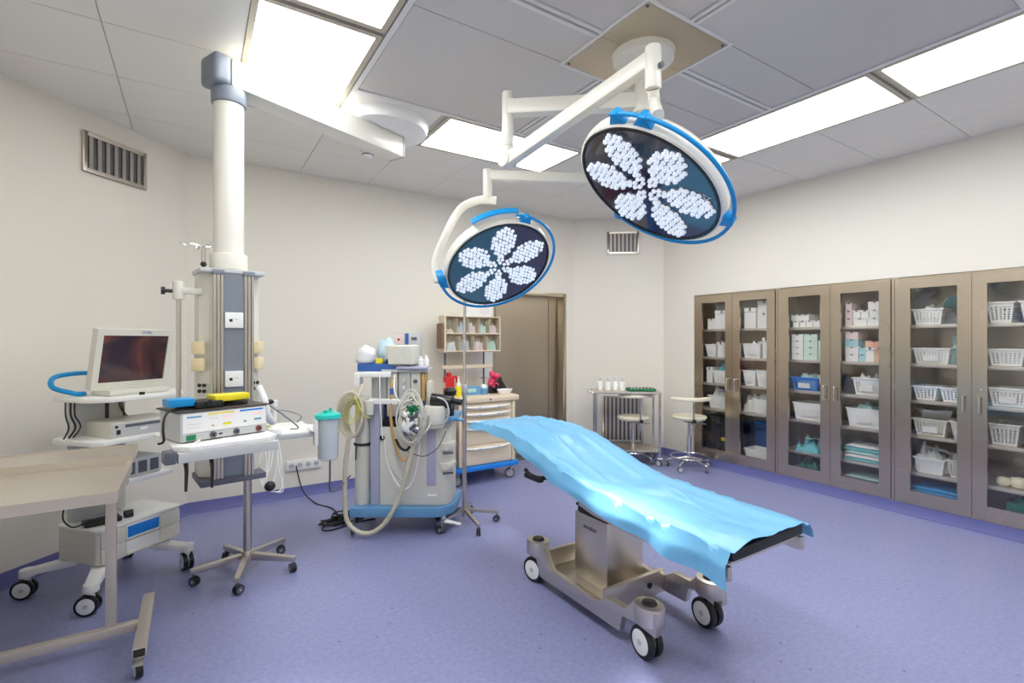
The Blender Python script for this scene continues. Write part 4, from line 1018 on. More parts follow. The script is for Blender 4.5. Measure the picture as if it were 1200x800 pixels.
MB().tube([(.05, .11, 1.10), (.06, .10, 1.02), (.10, .09, .96), (.14, .09, .93)], .004, 6).build('hanging_cable', 'black', t)
MB().tube([(.06, .11, 1.10), (.075, .10, 1.0), (.07, .09, .95)], .004, 6).build('hanging_cable', 'black', t)
MB().cyl((-.02, -.20, 1.125), (-.02, -.20, 1.14), .014, n=14).build('shelf_knob', 'black', t)
# things on the cart
cs, sn = math.cos(ER), math.sin(ER)
def ec(x, y, z): return (EX + x * cs - y * sn, EY + x * sn + y * cs, z)
t = thing('monitor', 'beige flat monitor with dark reddish screen on the cart shelf', 'monitor', ec(.03, -.045, 1.1255), ER + math.radians(0))
MB().prism([(-.19, -.10), (.14, -.11), (.17, -.09), (.17, .08), (-.15, .10), (-.19, .06)], 0, .035).build('stand_base', 'offwhite', t, bevel=.012)
MB().beam((0, .085, .03), (0, .075, .22), .10, .03).build('stand_neck', 'offwhite', t, bevel=.006)
tilt = math.radians(11)
mo = MB(); w, h = .225, .180
mo.bx(-w, -w + .034, -.022, .022, 0, 2 * h).bx(w - .034, w, -.022, .022, 0, 2 * h).bx(-w + .034, w - .034, -.022, .022, 0, .042).bx(-w + .034, w - .034, -.022, .022, 2 * h - .036, 2 * h)
bz = mo.build('bezel', 'offwhite', t, bevel=.0); bz.location = (0, .03, .035); bz.rotation_euler = (tilt, 0, 0)
sm = bpy.data.materials.new('painted_screen_reflection'); sm.use_nodes = True  # brownish room reflection painted into the screen colour, with a faint glow
nt = sm.node_tree; N = nt.nodes; L = nt.links; b = N['Principled BSDF']
tc = N.new('ShaderNodeTexCoord'); nz = N.new('ShaderNodeTexNoise'); nz.inputs['Scale'].default_value = 4; nz.inputs['Distortion'].default_value = .8; L.new(tc.outputs['Object'], nz.inputs[0])
cr = N.new('ShaderNodeValToRGB'); e = cr.color_ramp.elements; e[0].position = .38; e[0].color = lin((44, 32, 38)) + (1,); e[1].position = .66; e[1].color = lin((120, 62, 46)) + (1,)
el = cr.color_ramp.elements.new(.53); el.color = lin((74, 44, 46)) + (1,)
L.new(nz.outputs[0], cr.inputs[0]); L.new(cr.outputs[0], b.inputs['Base Color']); b.inputs['Roughness'].default_value = .12
L.new(cr.outputs[0], b.inputs['Emission Color']); b.inputs['Emission Strength'].default_value = .12
scn = MB().bx(-w + .034, w - .034, -.014, .0, .042, 2 * h - .036).build('screen', sm, bz, smooth=False)
MB().bx(-w + .02, w - .02, .022, .05, .03, 2 * h - .03).build('rear_cover', 'offwhite', bz, bevel=.012)
text_part('brand_lettering', 'STORZ', .020, 'pblue', bz, (.05, -.0226, 2 * h - .017), (PI / 2, 0, 0))
for k in range(5): MB().bx(-.02 + .016 * k, -.012 + .016 * k, -.0235, -.022, .018, .023).build('button', 'lgrey', bz)
t = thing('video_processor', 'grey-beige video processor box on the cart middle shelf under the monitor', 'medical device', ec(.02, -.03, .8855), ER - math.radians(6))
MB().bx(-.17, .20, -.15, .13, 0, .085).build('case', 'offwhite', t, bevel=.004)
f = MB().bx(-.165, .195, -.153, -.15, .006, .08).build('front_panel', 'lgrey', t)
MB().bx(-.10, .19, -.1545, -.153, .055, .072).build('dark_strip', 'dgrey', f); MB().bx(-.145, -.125, -.156, -.153, .02, .045).build('power_switch', 'black', f)
MB().cyl((-.145, -.153, .064), (-.145, -.156, .064), .008, n=12).build('button', 'black', f); MB().bx(-.02, .02, -.1542, -.153, .03, .045).build('label_plate', 'white', f)
MB().cyl((.14, -.153, .03), (.14, -.165, .03), .014, n=14).build('port', 'black', f)
o = MB().tube([ec(-.185, .03, 1.140), ec(-.215, .02, 1.141), ec(-.25, .03, 1.15), ec(-.30, .10, 1.185), ec(-.25, .17, 1.235), ec(-.12, .18, 1.25), ec(.0, .16, 1.24)], .0135, 12, 8).build('blue_hose', 'vblue')
tag(o, 'bright blue looped hose behind the monitor', 'hose')
o = MB().prism([(-.05, -.10), (.05, -.10), (.045, .07), (-.045, .07)], 0, .028)
o = o.build('foot_pedal', 'blackgloss', bevel=.008); tag(o, 'black foot pedal lying on the endoscopy cart base', 'foot pedal', loc=ec(-.16, -.05, .3905), rz=ER + 1.2)
MB().tube([(0, .07, .015), (-.02, .12, .02), (-.05, .16, .08), (-.08, .16, .16)], .004, 6).build('cable', 'black', o); MB().cyl((0, -.12, .02), (0, -.16, .02), .022, n=14).build('plug', 'black', o)

# ------------------------------------------------------------------ five-star table behind the tower
t = thing('stand_table', 'small steel table on a five-star caster base behind the supply tower', 'table', (.28, 3.48, 0))
MB().cyl((0, 0, .09), (0, 0, .84), .024, n=20).build('post', 'steel', t)
MB().cyl((0, 0, .07), (0, 0, .14), .036, n=20).build('base_hub', 'steel', t, bevel=.004)
for k in range(5):
    a = math.radians(-105 + 72 * k); ca, sa = math.cos(a), math.sin(a); R_ = .30
    lg = MB().beam((ca * .02, sa * .02, .105), (ca * R_, sa * R_, .085), .035, .045, .03, .03).build('base_leg', 'steel', t, bevel=.004)
    caster(t, ca * (R_ - .015), sa * (R_ - .015), .028, .016, a + .8, .075, True, 'dgrey', 'black', 'dgrey')
MB().bx(-.34, .36, -.21, .24, .862, .88).build('table_top', 'white', t, bevel=.006)
MB().bx(-.34, .36, -.215, -.195, .845, .872).build('front_edge', 'lgrey', t, bevel=.004)
MB().bx(-.12, .12, -.10, .10, .835, .862).build('top_plate', 'steel', t)
o = mound(.34, .26, .02, 41, rough=.8).build('paper_sheet', 'carton'); tag(o, 'crumpled white paper sheet on the small steel table', 'paper', loc=(.50, 3.44, .8805), rz=.2)
o = MB().add([(-.05, -.12, .004), (.05, -.12, -.03), (.05, .12, .004), (-.05, .12, .006), (-.05, -.12, .002), (.05, -.12, -.032), (.05, .12, .002), (-.05, .12, .004)], [(0, 1, 2, 3), (7, 6, 5, 4), (0, 4, 5, 1), (1, 5, 6, 2), (2, 6, 7, 3), (3, 7, 4, 0)]).build('paper_flap', 'carton')
tag(o, 'white paper hanging over the right end of the small steel table', 'paper', loc=(.655, 3.36, .884))
cm = MB()
rr = random.Random(5)
for k in range(5):
    pts = [(rr.uniform(-.03, .03) + .075 * math.cos(i * 1.05 + k), rr.uniform(-.02, .02) + .05 * math.sin(i * 1.05 + k), .008 + .006 * k + rr.uniform(0, .006)) for i in range(9)]
    cm.tube(pts, .0042, 6, 5)
o = cm.build('tube_coil', 'ygreen'); tag(o, 'coil of yellow-green tubing on the small steel table', 'tubing', loc=(.35, 3.36, .8805))
o = MB().tube([(.30, 3.45, .889), (.34, 3.40, .93), (.40, 3.42, 1.0), (.50, 3.48, .99), (.60, 3.52, .94), (.56, 3.55, .887)], .004, 6, 8).build('cable', 'grey'); tag(o, 'thin grey cable looping above the small steel table', 'cable')
o = MB().lathe([(0, 0), (.045, 0), (.04, .03), (.012, .055), (.012, .16), (.02, .165), (.02, .20), (0, .205)], n=18).build('spray_nozzle', 'white'); tag(o, 'white plastic nozzle standing beside the supply tower', 'nozzle', loc=(.41, 3.30, .8805))
# suction jar on the table end
t = thing('suction_jar', 'clear suction jar with teal lid hanging at the small table end', 'suction jar', (.715, 3.27, .69))
MB().lathe([(.0, .0), (.058, .0), (.062, .01), (.072, .27), (.069, .27), (.059, .012), (0, .006)], n=32).build('jar', 'clear', t)
MB().lathe([(0, .004), (.054, .010), (.064, .262), (0, .264)], n=28).build('inner_bag', 'clearbag', t)
MB().lathe([(0, .300), (.05, .300), (.078, .288), (.080, .265), (.075, .262)], n=32).build('lid', 'teal', t)
MB().cyl((-.02, -.03, .298), (-.02, -.03, .318), .014, n=14).cyl((.02, .02, .298), (.02, .02, .325), .010, n=14).build('lid_port', 'teal', t)
MB().bx(-.085, -.062, -.03, .03, .10, .26).build('hanger', 'white', t, bevel=.004)
MB().tube([(.02, .03, .0), (.03, .08, -.12), (.06, .20, -.26), (.15, .35, -.29), (.27, .50, -.26)], .006, 6).build('drain_tube', 'dgrey', t)

# ------------------------------------------------------------------ electrosurgery unit on the pendant shelf
t = thing('electrosurgery_unit', 'grey electrosurgery unit with red displays on the pendant shelf', 'medical device', (.085, 2.60, 1.0205), math.radians(20))
MB().bx(-.178, .178, -.10, .13, 0.004, .125).build('case', 'lgrey', t, bevel=.004)
MB().bx(-.19, .19, -.105, .14, .125, .131).build('top_cover', mat('dark_brown_top', (70, 60, 58), .4), t, bevel=.002)
f = MB().bx(-.170, .172, -.1035, -.10, .040, .120).build('control_panel', 'white', t)
MB().bx(-.172, .174, -.1032, -.10, .006, .038).build('socket_panel', 'lgrey', t)
for (a, b_, z0, z1, m) in ((-.075, .03, .108, .114, 'yellow'), (.055, .158, .108, .115, 'bright'), (-.015, .02, .085, .099, 'redled'), (.118, .15, .085, .099, 'redled'), (.118, .15, .062, .071, 'mblue'), (-.015, .02, .058, .068, 'yellow'), (-.155, -.10, .102, .109, 'mblue'), (-.155, -.10, .074, .0755, 'lgrey'), (.072, .084, .058, .066, 'grey'), (-.06, -.05, .058, .064, 'amber'), (-.07, -.035, .09, .0915, 'lgrey'), (-.155, -.11, .060, .0615, 'lgrey')):
    MB().bx(a, b_, -.1042, -.1035, z0, z1).build('panel_print', m, f)
text_part('display_digits', '120', .011, 'white', f, (.0025, -.1046, .092), (PI / 2, 0, 0)); text_part('display_digits', '40', .011, 'white', f, (.134, -.1046, .092), (PI / 2, 0, 0))
MB().bx(-.158, -.122, -.108, -.103, .010, .032).build('power_switch', 'green', t, bevel=.002)
for x, m in ((-.055, 'dgrey'), (.04, 'dgrey'), (.138, 'brown')):
    so = MB().cyl((x, -.103, .022), (x, -.109, .022), .0135, n=18).build('socket', m, t); MB().cyl((x, -.109, .022), (x, -.1095, .022), .006, n=12).build('socket_hole', 'black', so)
MB().bx(-.032, -.018, -.106, -.103, .019, .025).build('small_port', 'black', t)
for x in (-.15, .15):
    for y in (-.07, .10): MB().cyl((x, y, 0), (x, y, .004), .012, n=12).build('foot', 'black', t)
# double foot switch lying on the unit
t = thing('foot_switch', 'blue and yellow double foot switch lying on the electrosurgery unit', 'foot switch', (.06, 2.60, 1.1525), math.radians(18))
MB().bx(-.08, .03, -.07, .06, .0, .03).build('base', 'black', t, bevel=.006)
MB().prism([(-.17, -.05), (-.075, -.055), (-.07, .05), (-.17, .045)], .012, .045).build('blue_pedal', 'vblue', t, bevel=.006)
MB().prism([(.0, -.06), (.08, -.065), (.16, -.03), (.16, .03), (.0, .05)], .022, .05).build('yellow_pedal', 'yellow', t, bevel=.006)
MB().cyl((-.03, -.07, .02), (-.03, -.078, .02), .014, n=14).build('knob', 'blackgloss', t)
MB().tube([(.03, -.03, .01), (.08, -.05, .006), (.14, -.04, .008), (.15, .02, .008), (.10, .05, .01), (.06, -.02, .012), (.12, -.06, .014)], .006, 7, 6).build('cable', 'black', t)
MB().tube([(-.07, -.02, .008), (-.16, -.05, .004), (-.20, -.10, -.015), (-.215, -.13, -.06), (-.21, -.12, -.11), (-.22, -.09, -.123)], .005, 7, 6).build('lead', 'black', t)
# cables and hand pieces hanging under the shelf
for k, (x, y, z, m) in enumerate(((-.03, 2.395, .96, 'black'), (.06, 2.42, .955, 'blackgloss'))):
    o = MB().tube([(x, y, z), (x + .004, y - .015, z - .04), (x + .002, y - .018, z - .12)], lambda u: .009 - .004 * u, 8).build('hand_piece', m)
    tag(o, ('black hand piece hanging at the shelf front, %s one' % ('left' if k == 0 else 'right')), 'instrument')
    MB().tube([(x, y, z), (x + .01, y - .03, z + .05), (x + .03, y + .0, z + .066), (x + .05, y + .06, z + .068)], .004, 6).build('lead', 'white', o)
wc = MB(); rr = random.Random(9)
for k in range(4): wc.tube([(.34 + .02 * k, 3.24, .86), (.36 + rr.uniform(-.05, .05), 3.2, .72), (.34 + rr.uniform(-.05, .05), 3.18, .60), (.40 + rr.uniform(-.03, .05), 3.19, .58 + rr.uniform(-.03, .04)), (.41 + .01 * k, 3.21, .70), (.42, 3.235, .86)], .0035, 6, 6)
o = wc.build('cable_bundle', 'white'); tag(o, 'bundle of thin white cables hanging from the small steel table', 'cable')
MB().ball((.37, 3.17, .60), (.03, .025, .03), 10, 6).build('plug', 'black', o)

# ------------------------------------------------------------------ anaesthesia machine (faces the viewer)
AR = -math.radians(32.8)
ca_, sa_ = math.cos(AR), math.sin(AR)
AX, AY = 1.264, 3.520          # middle of the front edge on the floor
t = thing('anaesthesia_machine', 'white anaesthesia machine with blue base and looped hoses on casters', 'medical machine', (AX, AY, 0), AR)
def aw(x, y, z): return (AX + x * ca_ - y * sa_, AY + x * sa_ + y * ca_, z)
# base
MB().prism([(-.36, 0), (.30, 0), (.40, .10), (.42, .20), (.42, .46), (-.36, .46)], .135, .205).build('base_plate', 'mblue', t, bevel=.012)
for (x, y) in ((-.35, .05), (.33, .06), (-.32, .42), (.36, .42)):
    caster(t, x, y, .058, .03, .25, .135, False, 'lgrey', 'dgrey', 'lgrey')
MB().beam((.35, .02, .105), (.47, -.03, .10), .04, .016, .025, .012).build('brake_lever', 'white', t, bevel=.004)
# left column with strap
MB().lathe([(.0, .206), (.052, .206), (.056, .23), (.056, .98), (.045, 1.02), (0, 1.02)], (-.295, .12, 0), n=28).build('gas_cylinder', 'offwhite', t)
MB().ring((-.295, .12, .66), .058, .010, n=28, m=8).build('cylinder_strap', 'black', t)
MB().beam((-.325, .062, .66), (-.33, .060, .55), .014, .006).build('strap_tail', 'black', t)
# body
MB().bx(-.225, -.155, .08, .40, .206, .98).build('side_panel', 'lilac', t, bevel=.006)
body = [(-.15, .06), (.30, .06), (.355, .08), (.385, .13), (.385, .40), (-.15, .40)]
MB().prism(body, .206, .79).build('cabinet_body', 'offwhite', t, bevel=.010)
MB().bx(.205, .275, .053, .061, .36, .78).build('lilac_strip', 'lilac', t, bevel=.003)
MB().bx(.21, .28, .050, .062, .275, .292).build('drawer_pull', 'white', t, bevel=.004)
MB().tube([(-.10, .058, .66), (-.09, .054, .55), (-.04, .052, .46), (.02, .052, .40)], .004, 6).build('moulded_seam', 'lgrey', t)
for z in (.47, .62):
    MB().prism([(.30, .05), (.37, .03), (.41, .10), (.412, .20), (.38, .20), (.36, .10), (.30, .075)], z, z + .055).build('drawer_bulge', 'offwhite', t, bevel=.014)
    MB().beam((.33, .035, z - .018), (.40, .062, z - .018), .012, .012).build('drawer_slot', 'dgrey', t)
MB().bx(-.16, .13, .30, .40, .79, 1.20).build('back_column', 'lgrey', t, bevel=.006)
MB().bx(-.135, .16, .20, .302, .80, .98).build('blue_back_panel', 'pblue', t, bevel=.004)
MB().bx(-.14, -.02, .10, .30, .79, .84).build('dark_recess', 'blackgloss', t, bevel=.004)
MB().prism([(.16, .06), (.39, .04), (.435, .10), (.435, .42), (.16, .42)], .84, .87).build('worktop', 'mblue', t, bevel=.008)
MB().bx(.18, .38, .10, .40, .79, .84).build('worktop_support', 'offwhite', t, bevel=.006)
for x in (.42,): MB().tube([(x, .10, .845), (x + .05, .06, .85), (x + .055, .0, .86), (x + .02, -.02, .865)], .012, 8).build('side_handle', 'mblue', t)
# upper column panels
for k, (xa, xb, m) in enumerate(((-.24, -.185, 'lgrey'), (-.18, -.125, 'lgrey'), (-.12, -.04, 'offwhite'), (-.03, .06, 'lgrey'), (.065, .14, 'offwhite'))):
    MB().bx(xa, xb, .16, .30, .86 if k > 1 else .98, 1.20).build('upper_panel', m, t, bevel=.005)
for (x, z, r_, m) in ((.015, 1.14, .014, 'offwhite'), (.015, 1.08, .014, 'offwhite'), (.015, 1.02, .014, 'dgrey'), (.10, 1.13, .016, 'dgrey'), (.105, 1.04, .012, 'black'), (.10, 1.0, .022, 'red'), (.13, .97, .016, 'brown')):
    MB().cyl((x, .16, z), (x, .135, z), r_, r_ * .85, n=16).build('control_knob', m, t)
MB().bx(.055, .085, .15, .162, .88, 1.01).build('flow_meter', 'dgrey', t, bevel=.003); MB().bx(.148, .175, .14, .30, .98, 1.19).build('tube_block', 'amber', t, bevel=.01)
MB().bx(.18, .22, .16, .30, .95, 1.13).build('vaporiser', 'offwhite', t, bevel=.014)
MB().bx(-.16, .20, .14, .42, 1.20, 1.222).build('top_plate', 'lgrey', t, bevel=.006)
MB().bx(-.35, -.05, .16, .42, 1.205, 1.265).build('blue_tray', 'pblue', t, bevel=.008)
MB().prism([(-.04, .12), (.20, .10), (.17, .40), (-.04, .40)], 1.225, 1.245).build('tray_plate', 'lilac', t, bevel=.006)
# white arms with hose hooks
MB().beam((-.34, .08, 1.185), (-.07, .08, 1.185), .035, .035).build('upper_bar', 'white', t, bevel=.008)
MB().bx(-.345, -.30, .055, .16, 1.09, 1.20).build('bar_bracket', 'white', t, bevel=.010); MB().bx(-.30, -.08, .09, .18, 1.19, 1.205).build('bar_shelf', 'white', t, bevel=.004)
MB().beam((-.22, .03, .995), (.06, .03, .985), .035, .04).build('lower_bar', 'white', t, bevel=.010)
MB().lathe([(0, -.10), (.03, -.09), (.036, 0), (.036, .012), (0, .014)], (-.215, .03, .985), n=20).build('bar_socket', 'offwhite', t)
# absorber canister and bellows
MB().lathe([(0, .80), (.065, .80), (.078, .83), (.080, .94), (.074, .96), (0, .96)], (.27, .02, 0), n=30).build('absorber_canister', 'offwhite', t)
MB().lathe([(0, .80), (.05, .79), (.06, .80), (.079, .83)], (.27, .02, 0), n=30, cap=False).build('canister_foot', 'amber', t)
MB().cyl((.24, .06, 1.0), (.40, .04, .985), .05, n=24).build('bellows', 'blackgloss', t, bevel=.006)
MB().cyl((.36, .05, 1.0), (.47, .02, .985), .022, n=14).build('bellows_arm', 'black', t)
MB().lathe([(0, .87), (.03, .87), (.035, .99), (.03, 1.02), (.045, 1.03), (.05, 1.06), (.03, 1.085), (0, 1.085)], (.37, .14, 0), n=22).build('valve_cap', 'black', t)
MB().lathe([(0, .87), (.045, .87), (.045, .98), (0, .985)], (.32, .14, 0), n=22).build('valve_body', 'offwhite', t)
# hoses: coil at the left
hb = MB()
for k in range(5):
    rx, rz_ = .092 - .008 * k, .165 - .010 * k; cz = .90 - .012 * k
    hb.tube([(-.345 + rx * math.cos(a) + .004 * k, -.02 + .018 * k + .01 * math.sin(a * 2), cz + rz_ * math.sin(a)) for a in [2 * PI * i / 12 for i in range(12)]], .0095, 8, 4, True)
hb.build('hose_coil', 'hose', t)
hb = MB()
for k in range(4):
    hb.tube([(-.33 + (.055 - .01 * k) * math.cos(a), -.035 + .01 * k, .93 + (.10 - .012 * k) * math.sin(a)) for a in [2 * PI * i / 10 for i in range(10)]], .0025, 6, 4, True)
hb.tube([(-.30, -.03, 1.03), (-.24, -.04, .90), (-.20, -.02, .88)], .004, 6); hb.build('yellow_line_coil', 'ygreen', t)
MB().tube([(-.31, .02, 1.10), (-.32, 0, 1.05), (-.30, -.02, 1.0)], .012, 8).tube([(-.27, .03, 1.12), (-.275, 0, 1.06), (-.29, -.02, 1.02)], .010, 8).build('hose_drop', 'hose', t)
# thick ribbed hose to the floor and up to the cable bundle
P_ = catmull([(-.345, -.03, .77), (-.375, -.03, .55), (-.38, -.03, .30), (-.36, -.04, .13), (-.27, -.06, .055), (-.17, -.06, .052), (-.07, -.05, .13), (.02, -.04, .30), (.08, -.05, .50), (.13, -.06, .70), (.16, -.06, .84), (.13, -.05, .93)], 16)
MB().tube(P_, lambda u: .0165 + .0012 * math.sin(u * 900), 10, 0).build('breathing_hose', 'hose', t)
MB().tube([(-.09, -.02, .72), (-.07, -.03, .56), (-.01, -.035, .42), (.06, -.04, .36), (.12, -.03, .42), (.16, -.03, .60), (.17, -.04, .82)], .0055, 7).build('thin_hose', 'white', t)
MB().tube([(-.055, .10, 1.16), (-.055, .04, 1.05), (-.055, .01, .90), (-.03, -.01, .75), (.02, -.03, .60), (.07, -.03, .57), (.11, -.03, .64), (.13, -.04, .78)], .011, 9).build('amber_hose', 'amber', t)
MB().tube([(-.01, -.02, .72), (.03, -.035, .66), (.075, -.035, .645), (.11, -.035, .70), (.125, -.04, .78)], .010, 8).build('black_hose', 'black', t)
MB().cyl((-.055, .05, 1.085), (-.055, .04, 1.04), .015, n=12).build('blue_connector', 'pblue', t)
MB().tube([(-.05, .12, 1.18), (-.03, .02, 1.08), (.01, -.01, 1.0), (.05, -.03, .95)], .005, 7).build('white_line', 'white', t)
MB().tube([(-.14, .02, 1.2), (-.13, .0, 1.0), (-.12, -.005, .85), (-.11, 0, .72)], .005, 7).build('white_line', 'white', t)
MB().tube([(.08, -.03, .63), (.20, -.04, .60), (.30, -.03, .66), (.36, -.02, .78)], .003, 6).build('black_line', 'black', t)
MB().tube([(.30, -.03, 1.03), (.36, -.04, 1.0), (.385, -.05, .92), (.36, -.05, .85)], .006, 7).build('grey_line', 'lgrey', t)
MB().cyl((-.13, .05, .715), (-.13, .06, .715), .018, n=16).build('black_knob', 'black', t)
# tangle of tubes and connectors at the middle
rr = random.Random(21)
cb = MB()
for k in range(22):
    rx, rz_ = rr.uniform(.05, .105), rr.uniform(.09, .20); cx, cz = .125 + rr.uniform(-.02, .02), .875 + rr.uniform(-.03, .03); ph = rr.uniform(0, 6)
    cb.tube([(cx + rx * math.cos(a) + rr.uniform(-.01, .01), -.075 + rr.uniform(-.03, .03), cz + rz_ * math.sin(a) + rr.uniform(-.01, .01)) for a in [ph + 2 * PI * i / 9 for i in range(9)]], rr.choice((.0035, .0045, .006)), 6, 4, True)
cb.build('tube_tangle', 'offwhite', t)
cb = MB()
for k in range(7):
    cb.tube([(.12 + rr.uniform(-.06, .06), -.10 + rr.uniform(-.02, .02), .92 + rr.uniform(-.04, .07)) for i in range(5)], .0045, 6, 5)
cb.build('green_leads', 'green', t)
for k in range(18):
    MB().cyl((.115 + rr.uniform(-.06, .06), -.125 + rr.uniform(-.02, .02), .87 + rr.uniform(-.10, .08)), (.115 + rr.uniform(-.06, .06), -.13 + rr.uniform(-.02, .02), .87 + rr.uniform(-.10, .08)), .013, n=10).build('connector', rr.choice(('white', 'white', 'offwhite', 'dgrey')), t, bevel=.003)
MB().ball((.10, -.115, .83), (.05, .035, .055), 14, 10).build('white_filter', 'white', t)
# things standing on the machine
t = thing('patient_monitor', 'beige boxy monitor seen from behind, atop the anaesthesia machine', 'monitor', aw(-.02, .24, 1.246), AR - .1)
MB().prism([(-.085, -.10), (.115, -.12), (.125, .04), (-.085, .06)], .012, .165).build('housing', 'offwhite', t, bevel=.018, seg=3)
MB().prism([(-.13, -.03), (-.07, -.09), (-.07, .05), (-.13, .04)], .03, .16).build('side_grip', 'offwhite', t, bevel=.010)
MB().bx(-.06, .10, -.09, .03, 0, .013).build('foot_plate', 'dgrey', t); MB().bx(-.04, .07, -.112, -.10, .145, .160).build('handle', 'ivory', t, bevel=.006)
for x, z in ((.04, .12), (.04, .105), (-.06, .02)): MB().cyl((x, -.113, z), (x, -.118, z), .005, n=10).build('screw', 'lgrey', t)
t = thing('gas_module', 'grey device with a blue stripe, topmost on the anaesthesia machine', 'medical device', aw(-.0, .38, 1.2465), AR)
MB().bx(-.11, .10, -.035, .06, 0, .26).build('case', 'lgrey', t, bevel=.006)
MB().bx(-.105, -.03, -.038, -.035, .17, .25).build('front_plate', 'pinkcarton', t); MB().bx(-.02, .008, -.040, -.035, .13, .255).build('blue_stripe', 'pblue', t); MB().bx(.03, .075, -.039, -.035, .20, .225).build('display', 'dgrey', t)
MB().cyl((-.07, -.038, .205), (-.07, -.046, .205), .010, n=12).build('red_knob', 'brown', t)
for k, (x, y, w, d, h, m, lb) in enumerate(((-.30, .23, .16, .16, .15, 'clearbag', 'crumpled clear plastic bag on the blue machine tray, left one'), (-.165, .33, .17, .15, .21, 'bluebag', 'pale blue plastic bag beside the beige boxy monitor'))):
    o = blob(w * .92, d * .92, h * .9, 60 + k).build('plastic_bag', m, ang=80); tag(o, lb, 'plastic bag', loc=aw(x, y, 1.2655), rz=AR)
o = MB().bx(-.025, .025, -.02, .02, 0, .035).bx(-.02, .02, -.015, .015, .035, .042).build('yellow_box', 'yellow', bevel=.004); tag(o, 'small yellow box in front of the plastic bags', 'box', loc=aw(-.185, .19, 1.2655), rz=AR + .2)
o = MB().bx(-.03, .03, -.014, .014, 0, .028).bx(-.026, .05, -.010, .010, .028, .036).build('sensor_clip', 'blackgloss', bevel=.005); tag(o, 'small black sensor clip by the beige boxy monitor', 'sensor', loc=aw(-.105, .19, 1.2655), rz=AR + .5)
for k, (x, y, h, m) in enumerate(((.145, .20, .08, 'white'), (.18, .24, .085, 'carton'))):
    o = MB().lathe([(0, 0), (.020, 0), (.020, h * .6), (.012, h * .72), (.012, h), (0, h)], n=16).build('small_bottle', m)
    tag(o, 'small white bottle right of the beige monitor, %s one' % ('nearer' if k == 0 else 'farther'), 'bottle', 'bottles on the machine', aw(x - .01, y, 1.2455), AR)

# cables on the floor behind the machine
rr = random.Random(4); cb = MB()
for k in range(6):
    cb.tube([(rr.uniform(-.11, .11) + .08 * math.cos(i * 1.3 + k), .07 * math.sin(i * 1.3 + k) + rr.uniform(-.03, .03), .006 + rr.uniform(0, .07) * (1 if i % 2 else .3)) for i in range(8)], .0055, 6, 6)
cb.tube([(-.05, .02, .03), (-.16, -.10, .006), (-.10, -.16, .006), (.10, -.10, .006), (.25, -.10, .006)], .0055, 6, 6)
o = cb.build('power_cable', 'black'); tag(o, 'tangled black power cables on the floor left of the anaesthesia machine', 'cable', loc=(.98, 4.05, 0))
o = MB().tube([(.79, 4.898, .29), (.795, 4.86, .24), (.83, 4.78, .08), (.90, 4.6, .008), (.99, 4.4, .008), (1.0, 4.2, .008)], .006, 7, 8).build('wall_cable', 'black'); tag(o, 'black cable running from the wall outlet down to the floor', 'cable')

# ------------------------------------------------------------------ infusion pole
t = thing('infusion_pole', 'tall thin steel infusion pole on a five-leg base beside the anaesthesia machine', 'infusion pole', (1.790, 3.468, 0))
MB().cyl((0, 0, .06), (0, 0, 1.06), .0165, n=16).build('lower_tube', 'steel', t); MB().cyl((0, 0, 1.06), (0, 0, 2.02), .011, n=14).build('upper_tube', 'chrome', t)
MB().cyl((0, 0, 1.04), (0, 0, 1.10), .021, n=16).build('height_collar', 'lgrey', t, bevel=.003)
for k in range(5):
    a = math.radians(-22 + 72 * k); c_, s_ = math.cos(a), math.sin(a)
    MB().beam((c_ * .015, s_ * .015, .115), (c_ * .27, s_ * .27, .075), .026, .03, .022, .022).build('base_leg', 'steel', t, bevel=.003)
    caster(t, c_ * .26, s_ * .26, .026, .014, a + 1.1, .068, True, 'dgrey', 'black', 'dgrey')
hk = MB()
for k in range(4):
    a = k * PI / 2 + .4; c_, s_ = math.cos(a), math.sin(a); hk.tube([(0, 0, 2.0), (c_ * .06, s_ * .06, 2.02), (c_ * .10, s_ * .10, 2.0), (c_ * .12, s_ * .12, 2.03)], .004, 6, 4)
hk.build('hooks', 'chrome', t)

# ------------------------------------------------------------------ drawer cart with bin rack
t = thing('drawer_cart', 'beige five-drawer medical cart with blue bumper and bin rack above', 'medical cart', (2.50, 4.33, 0))
MB().bx(-.33, .33, .015, .48, .19, .82).build('body', 'beige', t, bevel=.008)
MB().prism([(-.37, -.02), (.36, -.02), (.385, .01), (.385, .52), (-.42, .52), (-.42, .03)], .82, .875).build('top', 'beige', t, bevel=.012)
MB().prism([(-.36, -.03), (.35, -.03), (.375, 0), (.375, .50), (-.385, .50), (-.385, 0)], .145, .19).build('bumper', 'bright', t, bevel=.012)
zs = [(.205, .395), (.40, .59), (.595, .665), (.67, .735), (.74, .805)]
for z0, z1 in zs:
    d = MB().bx(-.285, .285, 0, .018, z0, z1).build('drawer', 'beige', t, bevel=.005)
    zz = z1 - .024
    MB().tube([(-.26, -.002, zz), (-.18, -.018, zz - .006), (0, -.026, zz - .009), (.18, -.018, zz - .006), (.26, -.002, zz)], lambda u: .004 + .010 * math.sin(PI * u), 8, 6).build('handle', 'white', d)
    MB().bx(-.12, .12, -.036, -.030, zz - .012, zz - .004).build('name_strip', 'mblue', d, bevel=.002)
for s in (-1, 1): MB().bx(s * .31 - .018, s * .31 + .018, -.004, .02, .195, .815).build('corner_post', 'beige', t, bevel=.006)
MB().cyl((.02, -.021, .848), (.02, -.026, .848), .010, n=14).build('lock', 'dgrey', t)
MB().bx(-.60 + .0, -.415, .10, .40, .85, .868).build('side_leaf', 'beige', t, bevel=.006)
for (x, y) in ((-.31, .05), (.31, .05), (-.31, .44), (.31, .44)): caster(t, x, y, .052, .026, .9, .148, False, 'lgrey', 'dgrey', 'lgrey')
